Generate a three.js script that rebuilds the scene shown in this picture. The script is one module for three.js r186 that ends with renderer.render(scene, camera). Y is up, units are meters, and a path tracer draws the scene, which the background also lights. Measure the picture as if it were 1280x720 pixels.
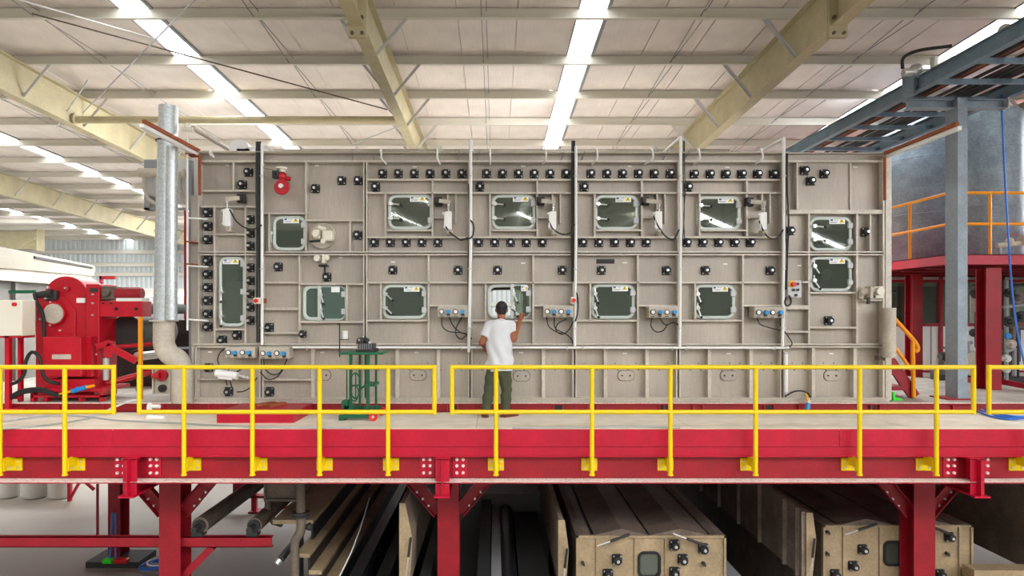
import * as THREE from 'three';
import { RectAreaLightUniformsLib } from 'three/addons/lights/RectAreaLightUniformsLib.js';
import { RoundedBoxGeometry } from 'three/addons/geometries/RoundedBoxGeometry.js';
import * as BGU from 'three/addons/utils/BufferGeometryUtils.js';

// ---------- camera: eye 6.1 m above the hall floor, 1.55 m above the walkway, looking straight at the oven front (shifted lens) ----------
const W = 1280, H = 720, F = 850, CX = 619, CY = 388, EYE = 6.1;
const scene = new THREE.Scene();
const camera = new THREE.PerspectiveCamera(2 * Math.atan(H / 2 / F) * 180 / Math.PI, W / H, 0.1, 200);
camera.position.set(0, EYE, 0);
camera.setViewOffset(W, H, W / 2 - CX, H / 2 - CY, W, H);
const renderer = new THREE.WebGLRenderer({ antialias: true });
renderer.toneMapping = THREE.LinearToneMapping;
renderer.toneMappingExposure = 1.5;
renderer.shadowMap.enabled = true;
scene.background = new THREE.Color(0.9, 0.95, 1.0);        // overcast daylight outside; the hall is closed, so it only shows on the roof's outer side

// ---------- daylight through the translucent roof strips: one area light just under each run of panels ----------
RectAreaLightUniformsLib.init();
const ROOF0 = 5.2, FALL = 0.0294;                          // roof sheet above the eye at the camera, fall per metre away from it
const roofY = (d) => EYE + ROOF0 - FALL * d;               // d = distance in front of the camera
const STRIP = [[-28.35, 0.5], [-20.95, 0.5], [-13.2, 0.5], [-5.81, 0.5], [1.58, 0.46], [8.62, 0.48], [15.9, 0.48], [23.2, 0.48]];
const FAR = 39, NEAR = -30, GLOW = 4, LEAN = 0.46, DAY = new THREE.Color(0.96, 0.98, 1.0);
for (const [x, w] of STRIP) {
  for (const [a, b] of [[NEAR + 0.4, -8], [-8, 8], [8, 22], [22, FAR - 0.4]]) {
    // the sun stands to the right of the hall and the ribbed sheets pass its light on leftwards: the light leans the same way
    const l = new THREE.RectAreaLight(DAY, 46, w, b - a);
    l.position.set(x, roofY((a + b) / 2) - 0.17, -(a + b) / 2);
    l.lookAt(x - 10 * LEAN, l.position.y - 10, l.position.z + FALL * 10);
    l.name = 'skylight';
    scene.add(l);
  }
}

// ---------- helpers ----------
let seed = 7;
const rnd = (a = 0, b = 1) => { seed = (seed * 1664525 + 1013904223) >>> 0; return a + (b - a) * (seed / 4294967296); };
const V = (x, y, z) => new THREE.Vector3(x, y, z);
const X = (px, d) => (px - CX) * d / F, Y = (py, d) => EYE - (py - CY) * d / F;
const at = (px, py, d) => V(X(px, d), Y(py, d), -d);       // a measured point, d metres in front of the camera
function boxUV(g) {
  if (g.index) g = g.toNonIndexed();
  const p = g.attributes.position, uv = new Float32Array(p.count * 2), a = V(), b = V(), c = V();
  for (let i = 0; i < p.count; i += 3) {
    a.fromBufferAttribute(p, i); b.fromBufferAttribute(p, i + 1); c.fromBufferAttribute(p, i + 2);
    const n = b.clone().sub(a).cross(c.clone().sub(a)), x = Math.abs(n.x), y = Math.abs(n.y), z = Math.abs(n.z);
    [a, b, c].forEach((v, k) => {
      const o = (i + k) * 2;
      if (x >= y && x >= z) { uv[o] = v.z; uv[o + 1] = v.y; } else if (y >= z) { uv[o] = v.x; uv[o + 1] = v.z; } else { uv[o] = v.x; uv[o + 1] = v.y; }
    });
  }
  g.setAttribute('uv', new THREE.BufferAttribute(uv, 2));
  return g;
}
function join(list) {
  list = [].concat(list).map((g) => {
    g = g.index ? g.toNonIndexed() : g;
    for (const k of Object.keys(g.attributes)) if (k !== 'position' && k !== 'normal') g.deleteAttribute(k);
    if (!g.attributes.normal) g.computeVertexNormals();
    return g;
  });
  return boxUV(list.length > 1 ? BGU.mergeGeometries(list) : list[0]);
}
const box = (x0, x1, y0, y1, z0, z1) => new THREE.BoxGeometry(Math.abs(x1 - x0), Math.abs(y1 - y0), Math.abs(z1 - z0)).translate((x0 + x1) / 2, (y0 + y1) / 2, (z0 + z1) / 2);
const rbox = (x0, x1, y0, y1, z0, z1, r = 0.01, s = 2) => new RoundedBoxGeometry(Math.abs(x1 - x0), Math.abs(y1 - y0), Math.abs(z1 - z0), s, r).translate((x0 + x1) / 2, (y0 + y1) / 2, (z0 + z1) / 2);
const pbox = (px0, px1, py0, py1, d0, d1) => box(X(px0, d0), X(px1, d0), Y(py1, d0), Y(py0, d0), -d1, -d0);   // front face measured at depth d0
const prbox = (px0, px1, py0, py1, d0, d1, r) => rbox(X(px0, d0), X(px1, d0), Y(py1, d0), Y(py0, d0), -d1, -d0, r);
function basis(p, q, up) {
  const z = q.clone().sub(p).normalize();
  let u = up || (Math.abs(z.y) > 0.98 ? V(0, 0, 1) : V(0, 1, 0));
  const x = u.clone().cross(z).normalize(), y = z.clone().cross(x);
  return new THREE.Matrix4().makeBasis(x, y, z).setPosition(p.clone().add(q).multiplyScalar(0.5));
}
const bar = (p, q, w, h, up, ox = 0, oy = 0) => new THREE.BoxGeometry(w, h, p.distanceTo(q)).translate(ox, oy, 0).applyMatrix4(basis(p, q, up));
const cyl = (p, q, r0, r1 = r0, n = 16, open = false) => new THREE.CylinderGeometry(r1, r0, p.distanceTo(q), n, 1, open).rotateX(Math.PI / 2).applyMatrix4(basis(p, q));
const ibeam = (p, q, h, w, tw, tf, up) => [bar(p, q, tw, h - 2 * tf, up), bar(p, q, w, tf, up, 0, h / 2 - tf / 2), bar(p, q, w, tf, up, 0, -h / 2 + tf / 2)];
const channel = (p, q, h, w, t, up) => [bar(p, q, t, h, up, -w / 2 + t / 2, 0), bar(p, q, w, t, up, 0, h / 2 - t / 2), bar(p, q, w, t, up, 0, -h / 2 + t / 2)];
const tube = (pts, r, n = 8, seg = 0, tight = false) => new THREE.TubeGeometry(tight ? poly(pts) : new THREE.CatmullRomCurve3(pts, false, 'centripetal'), seg || pts.length * 6, r, n, false);
function poly(pts, r = 0.06) {                                // straight runs with short bends
  const c = new THREE.CurvePath();
  let p = pts[0];
  for (let i = 1; i < pts.length - 1; i++) {
    const a = pts[i].clone().add(p.clone().sub(pts[i]).setLength(Math.min(r, p.distanceTo(pts[i]) * 0.45)));
    const b = pts[i].clone().add(pts[i + 1].clone().sub(pts[i]).setLength(Math.min(r, pts[i + 1].distanceTo(pts[i]) * 0.45)));
    c.add(new THREE.LineCurve3(p, a)); c.add(new THREE.QuadraticBezierCurve3(a, pts[i], b)); p = b;
  }
  c.add(new THREE.LineCurve3(p, pts[pts.length - 1]));
  return c;
}
const pipe = (pts, r, n = 10) => {                            // rigid pipe: cylinders and ball joints
  const g = [];
  for (let i = 0; i < pts.length - 1; i++) g.push(cyl(pts[i], pts[i + 1], r, r, n));
  for (let i = 1; i < pts.length - 1; i++) g.push(new THREE.SphereGeometry(r * 1.02, n, 8).translate(pts[i].x, pts[i].y, pts[i].z));
  return g;
};
const ball = (p, r, n = 10, sx = 1, sy = 1, sz = 1) => new THREE.SphereGeometry(r, n, Math.ceil(n * 0.7)).scale(sx, sy, sz).translate(p.x, p.y, p.z);
const disc = (p, r, t, n = 20, axis = 'z') => { const g = new THREE.CylinderGeometry(r, r, t, n); if (axis === 'z') g.rotateX(Math.PI / 2); if (axis === 'x') g.rotateZ(Math.PI / 2); return g.translate(p.x, p.y, p.z); };
const ring = (p, r, t, axis = 'z', n = 24) => { const g = new THREE.TorusGeometry(r, t, 8, n); if (axis === 'x') g.rotateY(Math.PI / 2); if (axis === 'y') g.rotateX(Math.PI / 2); return g.translate(p.x, p.y, p.z); };
function rrect(x0, x1, y0, y1, r, Kind = THREE.Shape) {
  const s = new Kind();
  s.moveTo(x0 + r, y0); s.lineTo(x1 - r, y0); s.absarc(x1 - r, y0 + r, r, -Math.PI / 2, 0);
  s.lineTo(x1, y1 - r); s.absarc(x1 - r, y1 - r, r, 0, Math.PI / 2); s.lineTo(x0 + r, y1); s.absarc(x0 + r, y1 - r, r, Math.PI / 2, Math.PI);
  s.lineTo(x0, y0 + r); s.absarc(x0 + r, y0 + r, r, Math.PI, 1.5 * Math.PI);
  return s;
}
function shape(list) { const s = new THREE.Shape(); list.forEach(([x, y], i) => i ? s.lineTo(x, y) : s.moveTo(x, y)); s.closePath(); return s; }
const extrude = (s, depth, z0, bevel = 0) => new THREE.ExtrudeGeometry(s, { depth: depth - 2 * bevel, bevelEnabled: bevel > 0, bevelSize: bevel, bevelThickness: bevel, bevelSegments: 1, curveSegments: 6 }).translate(0, 0, z0 + bevel);
const slabX = (list, x0, x1) => extrude(shape(list.map(([z, y]) => [-z, y])), Math.abs(x1 - x0), 0).rotateY(Math.PI / 2).translate(Math.min(x0, x1), 0, 0);   // outline in (z, y), thickness along x

const taken = {}, things = [];
function numbered(name) { const n = taken[name] = (taken[name] ?? -1) + 1; return n ? name + '_' + String(n).padStart(3, '0') : name; }
function mesh(name, geos, m) { const o = new THREE.Mesh(Array.isArray(geos) ? join(geos) : geos, m); o.name = name; o.castShadow = o.receiveShadow = true; return o; }
function tag(o, label, category, group, kind) { if (label) o.userData.label = label; if (category) o.userData.category = category; if (group) o.userData.group = group; if (kind) o.userData.kind = kind; return o; }
function thing(name, label, category, group, kind) { const o = new THREE.Group(); o.name = numbered(name); scene.add(o); things.push(o); return tag(o, label, category, group, kind); }
function part(parent, name, geos, m, label) { const o = mesh(name, geos, m); parent.add(o); if (label) o.userData.label = label; if (/^(bolts|screws|fins|holes|fittings)$/.test(name)) o.userData.kind = 'stuff'; return o; }
function single(name, geos, m, label, category, group, kind) { const o = mesh(numbered(name), geos, m); scene.add(o); things.push(o); return tag(o, label, category, group, kind); }
function settle() {                                            // every thing's origin goes to its base
  for (const o of things) {
    const b = new THREE.Box3().setFromObject(o), c = b.getCenter(V());
    c.y = b.min.y;
    if (o.isMesh) { o.geometry.translate(-c.x, -c.y, -c.z); o.position.copy(c); } else { for (const k of o.children) k.position.sub(c); o.position.add(c); }
  }
}

// ---------- procedural materials ----------
function noiseGrid(n, cells, s) {
  const t = new Float32Array(cells * cells); let q = s;
  for (let i = 0; i < t.length; i++) { q = (q * 1664525 + 1013904223) >>> 0; t[i] = q / 4294967296; }
  return (x, y) => {
    x = x / n * cells; y = y / n * cells;
    const i = Math.floor(x), j = Math.floor(y), f = (x - i) ** 2 * (3 - 2 * (x - i)), g = (y - j) ** 2 * (3 - 2 * (y - j));
    const k = (a, b) => t[((b % cells + cells) % cells) * cells + (a % cells + cells) % cells];
    return (k(i, j) * (1 - f) + k(i + 1, j) * f) * (1 - g) + (k(i, j + 1) * (1 - f) + k(i + 1, j + 1) * f) * g;
  };
}
function tex(n, fn, size = 1, color = true) {                  // fn(u, v, noise...) -> [r, g, b] 0..255; repeats every size metres
  const d = new Uint8Array(n * n * 4);
  for (let y = 0; y < n; y++) for (let x = 0; x < n; x++) { const c = fn(x, y), o = (y * n + x) * 4; d[o] = c[0]; d[o + 1] = c[1]; d[o + 2] = c[2]; d[o + 3] = 255; }
  const t = new THREE.DataTexture(d, n, n);
  t.wrapS = t.wrapT = THREE.RepeatWrapping; t.magFilter = THREE.LinearFilter; t.repeat.set(1 / size, 1 / size);
  if (color) t.colorSpace = THREE.SRGBColorSpace;
  t.needsUpdate = true;
  return t;
}
const N = 512, n4 = noiseGrid(N, 4, 11), n9 = noiseGrid(N, 9, 23), n24 = noiseGrid(N, 24, 37), n64 = noiseGrid(N, 64, 41), n160 = noiseGrid(N, 160, 53), n256 = noiseGrid(N, 256, 61);
const cl = (v) => Math.max(0, Math.min(255, v));
const tint = (c, k) => c.map((v) => cl(v * k));
const steelMap = tex(N, (x, y) => tint([172, 162, 150], 0.88 + 0.12 * n4(x, y) + 0.08 * n9(x, y * 0.5) + 0.045 * n64(x * 2, y * 0.25) + 0.05 * n256(x, y)), 2.3);
const roofMap = tex(N, (x, y) => tint([240, 231, 225], 0.94 + 0.04 * n9(x, y) + 0.03 * n160(x, y * 0.05) + 0.04 * n4(x, y)), 2);
const floorMap = tex(N, (x, y) => { const m = n9(x, y), k = 0.5 + 0.3 * n4(x, y) + 0.2 * m + 0.22 * n24(x, y) + 0.16 * n160(x, y); return tint([158, 151, 140], m > 0.76 ? k * 0.75 : k); }, 6);
const deckMap = tex(N, (x, y) => { const g = n24(x * 0.25, y * 2) * 0.5 + n160(x * 0.1, y) * 0.5; return [cl(226 + 30 * g - 10 * n9(x, y)), cl(216 + 32 * g - 12 * n9(x, y)), cl(198 + 34 * g - 16 * n9(x, y))]; }, 1.4);
const paintMap = (c, v = 0.1) => tex(256, (x, y) => tint(c, 1 - v + v * n9(x * 2, y * 2) + v * 0.8 * (n64(x * 2, y * 2) - 0.5) + v * 0.6 * (n256(x * 2, y * 2) - 0.5)), 1.6);
const rustMap = tex(256, (x, y) => { const k = n24(x * 2, y * 2), q = n160(x * 2, y * 2); return k + q > 1.25 ? [120, 72, 52] : [cl(142 + 40 * q), cl(66 + 26 * k), cl(30 + 14 * q)]; }, 0.8);
const galvMap = tex(256, (x, y) => { const k = 0.82 + 0.1 * n24(x * 2, y * 2) + 0.14 * n64(x * 2, y * 2); return tint([206, 212, 214], k); }, 0.7);
const brownMap = paintMap([112, 98, 86], 0.2);
const M = {};
const std = (name, o) => { const m = new THREE.MeshStandardMaterial({ roughness: 0.6, metalness: 0, ...o }); m.name = name; return M[name] = m; };
std('steel', { map: steelMap, roughness: 0.46, metalness: 0.25, bumpMap: steelMap, bumpScale: 0.0012 });
std('steelRib', { map: paintMap([206, 197, 184], 0.1), roughness: 0.42, metalness: 0.15 });  // lighter than the sheets: top light on the ribs is put into the colour
std('roof', { map: roofMap, roughness: 0.7 });
std('purlin', { color: '#d8d4c8', roughness: 0.5 });
std('rafter', { map: paintMap([192, 181, 146], 0.07), roughness: 0.55 });
std('floor', { map: floorMap, roughness: 0.55, bumpMap: floorMap, bumpScale: 0.002 });
std('deck', { map: deckMap, roughness: 0.6 });
std('deckUp', { map: paintMap([186, 180, 170], 0.16), roughness: 0.6 });
std('red', { map: paintMap([190, 4, 46], 0.08), roughness: 0.4 });
std('lidBrown', { map: paintMap([150, 134, 118], 0.2), roughness: 0.6 });  // brown lightened to paint in the light on the lid faces
std('redDull', { map: paintMap([158, 8, 30], 0.12), roughness: 0.5 });  // deeper red; on the main beam it stands in for shade
std('redMachine', { map: paintMap([190, 8, 34], 0.08), roughness: 0.36 });
std('litPale', { map: tex(256, (x, y) => { const k = n24(x * 2, y * 2) * 0.5 + n160(x * 2, y * 2) * 0.5; return k < 0.28 ? [196, 90, 96] : [cl(218 + 36 * k), cl(200 + 46 * k), cl(192 + 46 * k)]; }, 0.5), roughness: 0.8 });  // skylight brightness painted as a pale tone, with reddish paint patches
std('yellow', { color: '#e6c600', roughness: 0.34 });
std('orange', { color: '#f09a00', roughness: 0.36 });
std('white', { color: '#e9e9e6', roughness: 0.4 });
std('cream', { color: '#e2dccb', roughness: 0.45 });
std('beige', { map: paintMap([196, 186, 170], 0.1), roughness: 0.5 });
std('black', { color: '#1b1c1f', roughness: 0.42 });
std('rubber', { color: '#161618', roughness: 0.6 });
std('dark', { color: '#2b2a29', roughness: 0.6 });
std('grey', { color: '#8e9092', roughness: 0.5 });
std('darkGrey', { color: '#6f6c66', roughness: 0.55 });
std('hood', { map: paintMap([140, 132, 117], 0.05), roughness: 0.5 });
std('lightGrey', { color: '#c4c6c8', roughness: 0.45 });
std('silver', { color: '#d6d6d4', roughness: 0.28, metalness: 0.6 });
std('zinc', { color: '#b4b4b0', roughness: 0.35, metalness: 0.5 });
std('galv', { map: galvMap, roughness: 0.36, metalness: 0.4 });
std('rust', { map: rustMap, roughness: 0.85 });
std('brown', { map: brownMap, roughness: 0.6 });
std('tan', { map: paintMap([172, 149, 116], 0.14), roughness: 0.6 });
std('steelBlue', { map: paintMap([120, 142, 160], 0.12), roughness: 0.5, metalness: 0.1 });
std('tank', { map: paintMap([148, 166, 180], 0.16), roughness: 0.5, metalness: 0.1 });
std('column', { map: paintMap([150, 163, 174], 0.1), roughness: 0.5, metalness: 0.1 });
std('green', { color: '#0b5c3c', roughness: 0.4 });
std('greenBright', { color: '#34e01c', roughness: 0.5 });
std('wheelRed', { color: '#d6241c', roughness: 0.4 });
std('blue', { color: '#1c7ec8', roughness: 0.4 });
std('blueKnob', { color: '#1f8fd0', roughness: 0.4 });
std('buttonRed', { color: '#d0121a', roughness: 0.35 });
std('signYellow', { color: '#e8b414', roughness: 0.45 });
std('wallSheet', { color: '#d6dcde', roughness: 0.5, metalness: 0.15 });
std('wallPlain', { color: '#666c69', roughness: 0.7 });
std('frameGreen', { color: '#c8d0ca', roughness: 0.25 });
std('cable', { color: '#1d2022', roughness: 0.5 });
std('cord', { color: '#a8aaa8', roughness: 0.5 });
std('cordBlue', { color: '#2f74d8', roughness: 0.45 });
std('skin', { color: '#9a5836', roughness: 0.55 });
std('hair', { color: '#17161a', roughness: 0.55 });
std('shirt', { map: tex(128, (x, y) => tint([212, 212, 216], 0.95 + 0.05 * n256(x * 4, y * 4)), 0.3), roughness: 0.85 });
std('trousers', { map: tex(128, (x, y) => tint([72, 76, 56], 0.85 + 0.2 * n256(x * 4, y * 4) + 0.1 * n64(x * 4, y * 4)), 0.3), roughness: 0.85 });
std('leather', { color: '#6d3322', roughness: 0.55 });
std('sack', { color: '#c9c6bc', roughness: 0.8 });
const panel = new THREE.MeshStandardMaterial({ color: '#f4f7f8', roughness: 0.6, emissive: DAY, emissiveIntensity: GLOW }); panel.name = 'skylight';
const glass = new THREE.MeshPhysicalMaterial({ color: '#b9c4b6', roughness: 0.03, transmission: 0.89, thickness: 0, ior: 1.8 }); glass.name = 'glass';
const glassGreen = new THREE.MeshPhysicalMaterial({ color: '#a8c0b4', roughness: 0.05, transmission: 0.8, thickness: 0, ior: 1.52 }); glassGreen.name = 'glass_green';
function print(w, h, draw) {
  const c = document.createElement('canvas'); c.width = w; c.height = h;
  const g = c.getContext('2d'); draw(g, w, h);
  const t = new THREE.CanvasTexture(c); t.colorSpace = THREE.SRGBColorSpace;
  return new THREE.MeshStandardMaterial({ map: t, roughness: 0.5 });
}
const sticker = print(96, 48, (g) => {
  g.fillStyle = '#f2f2f0'; g.fillRect(0, 0, 96, 48);
  g.fillStyle = '#3a4a88'; g.fillRect(6, 8, 16, 16); g.fillStyle = '#8a8f98'; g.fillRect(28, 8, 24, 4); g.fillRect(28, 16, 28, 3); g.fillRect(6, 30, 46, 3); g.fillRect(6, 37, 40, 3);
  g.fillStyle = '#e2c417'; g.beginPath(); g.moveTo(76, 6); g.lineTo(92, 38); g.lineTo(60, 38); g.fill(); g.fillStyle = '#222'; g.fillRect(74, 17, 4, 12);
});
const dial = print(64, 64, (g) => {
  g.fillStyle = '#fbfbf8'; g.fillRect(0, 0, 64, 64); g.strokeStyle = '#222'; g.lineWidth = 3;
  for (let i = 0; i < 9; i++) { const a = 2.3 + i * 0.59; g.beginPath(); g.moveTo(32 + 20 * Math.cos(a), 32 + 20 * Math.sin(a)); g.lineTo(32 + 26 * Math.cos(a), 32 + 26 * Math.sin(a)); g.stroke(); }
  g.beginPath(); g.moveTo(32, 32); g.lineTo(20, 42); g.stroke();
});
function flat(w, h, p, m) { return new THREE.PlaneGeometry(w, h).translate(p.x, p.y, p.z); }

// ---------- the hall ----------
const XL = -31, XR = 27;
{
  const floor = thing('floor', 0, 0, 0, 'structure');
  part(floor, 'slab', box(XL, XR, -0.3, 0, -FAR, -NEAR), M.floor);
  const back = thing('wall_back', 0, 0, 0, 'structure'), pts = [], zb = -FAR;
  part(back, 'backing', [box(XL, XR, 0, roofY(FAR) + 0.4, zb - 0.3, zb - 0.1)], M.wallSheet);
  for (let x = XL, i = 0; x < XR; x += 0.28, i++) pts.push([x, 0.09], [x + 0.05, 0.02], [x + 0.17, 0.02], [x + 0.22, 0.09]);
  pts.push([XR, 0.09], [XR, 0.11], [XL, 0.11]);
  part(back, 'corrugated_sheet', [extrude(shape(pts), roofY(FAR) + 0.2, 0).rotateX(-Math.PI / 2).translate(0, 0, zb)], M.wallSheet);
  for (const py of [315, 331, 343, 380]) part(back, 'girt', channel(V(XL + 0.3, Y(py, FAR - 0.2), zb + 0.16), V(XR - 0.3, Y(py, FAR - 0.2), zb + 0.16), 0.22, 0.08, 0.01), M.purlin);
  const wall = (name, g) => { const w = thing(name, 0, 0, 0, 'structure'); part(w, 'sheet', g, M.wallPlain); };
  wall('wall_left', box(XL - 0.3, XL, 0, 12.6, -FAR - 0.3, -NEAR));
  wall('wall_right', box(XR, XR + 0.3, 0, 12.6, -FAR - 0.3, -NEAR));
  wall('wall_front', box(XL - 0.3, XR + 0.3, 0, 12.6, -NEAR, -NEAR + 0.3));

  // roof: separate sheets between the translucent strips, purlins under them
  const ceiling = thing('ceiling', 0, 0, 0, 'structure');
  const sloped = (x0, x1, up, t, d0 = NEAR - 0.2, d1 = FAR + 0.3) => slabX([[d0, roofY(d0) + up], [d1, roofY(d1) + up], [d1, roofY(d1) + up + t], [d0, roofY(d0) + up + t]].map(([d, y]) => [-d, y]), x0, x1);
  part(ceiling, 'outer_skin', [sloped(XL - 0.3, XR + 0.3, 0.14, 0.05)], M.roof);
  let x = XL;
  for (const [sx, sw] of [...STRIP, [XR + 1, 2]]) {
    const a = x, b = sx - sw / 2, n = Math.max(1, Math.round((b - a) / 1.0));
    for (let i = 0; i < n; i++) {
      const l = a + (b - a) * i / n + 0.005, r = a + (b - a) * (i + 1) / n - 0.005;
      if (l < XR) part(ceiling, 'roof_panel', [sloped(l, Math.min(r, XR), 0, 0.06), sloped(l, l + 0.025, -0.006, 0.02)], M.roof);
    }
    x = sx + sw / 2;
  }
  for (let d = 10.95 - 1.883 * 22; d < FAR; d += 1.883) {
    if (d < NEAR + 1) continue;
    const y = roofY(d) - 0.2;
    part(ceiling, 'purlin', [box(XL, XR, y, y + 0.185, -d - 0.006, -d + 0.006), box(XL, XR, y, y + 0.008, -d, -d + 0.065), box(XL, XR, y + 0.008, y + 0.026, -d + 0.057, -d + 0.065), box(XL, XR, y + 0.177, y + 0.185, -d - 0.06, -d)], M.purlin);
  }
  // sag rods: pairs of thin rods from purlin to purlin
  for (const rx of [-10.9, -7.42, -3.89, -0.22, 3.3, 6.74, 10.2]) for (let d = 10.95 - 1.883 * 3; d < 26; d += 1.883) {
    const y0 = roofY(d) - 0.06, y1 = roofY(d + 1.883) - 0.15;
    part(ceiling, 'sag_rod', [cyl(V(rx, y0, -d), V(rx, y1, -d - 1.883), 0.008, 0.008, 6)], M.grey);
    part(ceiling, 'sag_rod', [cyl(V(rx + 0.08, y0 - 0.09, -d), V(rx + 0.08, y1 + 0.09, -d - 1.883), 0.008, 0.008, 6)], M.grey);
  }
  // the translucent strips
  STRIP.forEach(([sx, sw], i) => {
    const s = thing('window_' + (i + 1), 0, 0, 0, 'structure');
    for (let d = NEAR; d < FAR; d += 7.1) part(s, 'skylight_panel', [sloped(sx - sw / 2 + 0.02, sx + sw / 2 - 0.02, 0.01, 0.02, d + 0.01, Math.min(FAR, d + 7.1) - 0.01)], panel);
    part(s, 'strip_edge', [sloped(sx - sw / 2 - 0.012, sx - sw / 2 + 0.012, -0.02, 0.06), sloped(sx + sw / 2 - 0.012, sx + sw / 2 + 0.05, -0.03, 0.06)], M.grey);
  });
}
// a point below the roof, found from where it shows: h = its height above the eye if the roof did not fall
const under = (px, py, h) => { const d = F * h / (413 - py); return at(px, py, d); };
{
  const RX = [-15.7, -8.9, -1.95, 4.85, 11.65], NAMES = ['second cream roof rafter from the left, low behind the galvanised duct', 'leftmost large cream roof rafter, slanting down towards the galvanised duct', 'cream roof rafter left of the middle, with bolted splice near the top edge', 'cream roof rafter slanting down to the right part of the oven', 'cream roof rafter at far right above the grey tanks'];
  RX.forEach((rx, i) => {
    const r = thing('roof_rafter', NAMES[i], 'rafter');
    const line = (h, d) => V(rx, EYE + h - FALL * d, -d), up = V(0, 1, -FALL).normalize();
    const d0 = -10, d1 = FAR - 0.3;
    part(r, 'web', [bar(line(4.65, d0), line(4.65, d1), 0.014, 0.66, up)], M.rafter);
    part(r, 'bottom_flange', [bar(line(4.31, d0), line(4.31, d1), 0.2, 0.016, up)], M.rafter);
    part(r, 'top_flange', [bar(line(4.985, d0), line(4.985, d1), 0.2, 0.016, up)], M.rafter);
    const ds = i === 0 ? 19.5 : 9.62;
    const sp = part(r, 'splice_plate', [bar(line(4.6, ds), line(4.6, ds + 0.03), 0.26, 0.9, up), bar(line(4.6, ds + 0.05), line(4.6, ds + 0.08), 0.26, 0.9, up)], M.rafter);
    for (const s of [-1, 1]) for (const h of [4.2, 4.42]) { const p = line(h, ds - 0.02); p.x += s * 0.07; part(sp, 'bolt', [disc(p, 0.026, 0.05, 6)], M.brown); }
    for (let d = 10.95; d < FAR - 1; d += 1.883) for (const s of [-1, 1]) {
      const a = line(5.03, d - 0.03), b = line(4.4, d - 0.03); a.x += s * 0.55; b.x += s * 0.03;
      part(r, 'fly_brace', [bar(a, b, 0.05, 0.006, null, 0, 0.022), bar(a, b, 0.006, 0.05, null, 0.022, 0)], M.lightGrey);
    }
  });
  const strut = thing('flange_strut', 'round cream tube strut running level between two left rafters', 'strut');
  part(strut, 'pipe', [cyl(V(-8.87, EYE + 4.02, -14.35), V(-1.97, EYE + 4.02, -14.35), 0.075)], M.rafter);
  part(strut, 'end_plate', [disc(V(-8.84, EYE + 4.02, -14.35), 0.14, 0.03, 16, 'x')], M.rafter);
  part(strut, 'end_plate', [disc(V(-1.99, EYE + 4.02, -14.35), 0.14, 0.03, 16, 'x')], M.rafter);
  const brace = (a, b, m, label) => single('bracing_rod', [cyl(a, b, 0.013, 0.013, 6)], m, label, 'rod');
  brace(under(-20, -13, 4.75), under(197, 50, 4.75), M.white, 'bright white bracing rod slanting down from the top left corner');
  brace(under(246, -3, 4.7), under(104, 141, 4.35), M.lightGrey, 'pale bracing rod running down to the strut end on the leftmost rafter');
  brace(under(40, 17, 4.8), under(484, 137, 4.5), M.brown, 'long thin dark bracing rod crossing from left skylight to middle rafter');
  brace(under(498, 158, 4.3), under(440, 181, 4.3), M.lightGrey, 'short pale rod below the strut at the middle rafter');
  brace(under(110, 100, 4.8), under(70, 160, 4.4), M.lightGrey, 'short pale rod on the leftmost rafter near the splice');
}

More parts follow.
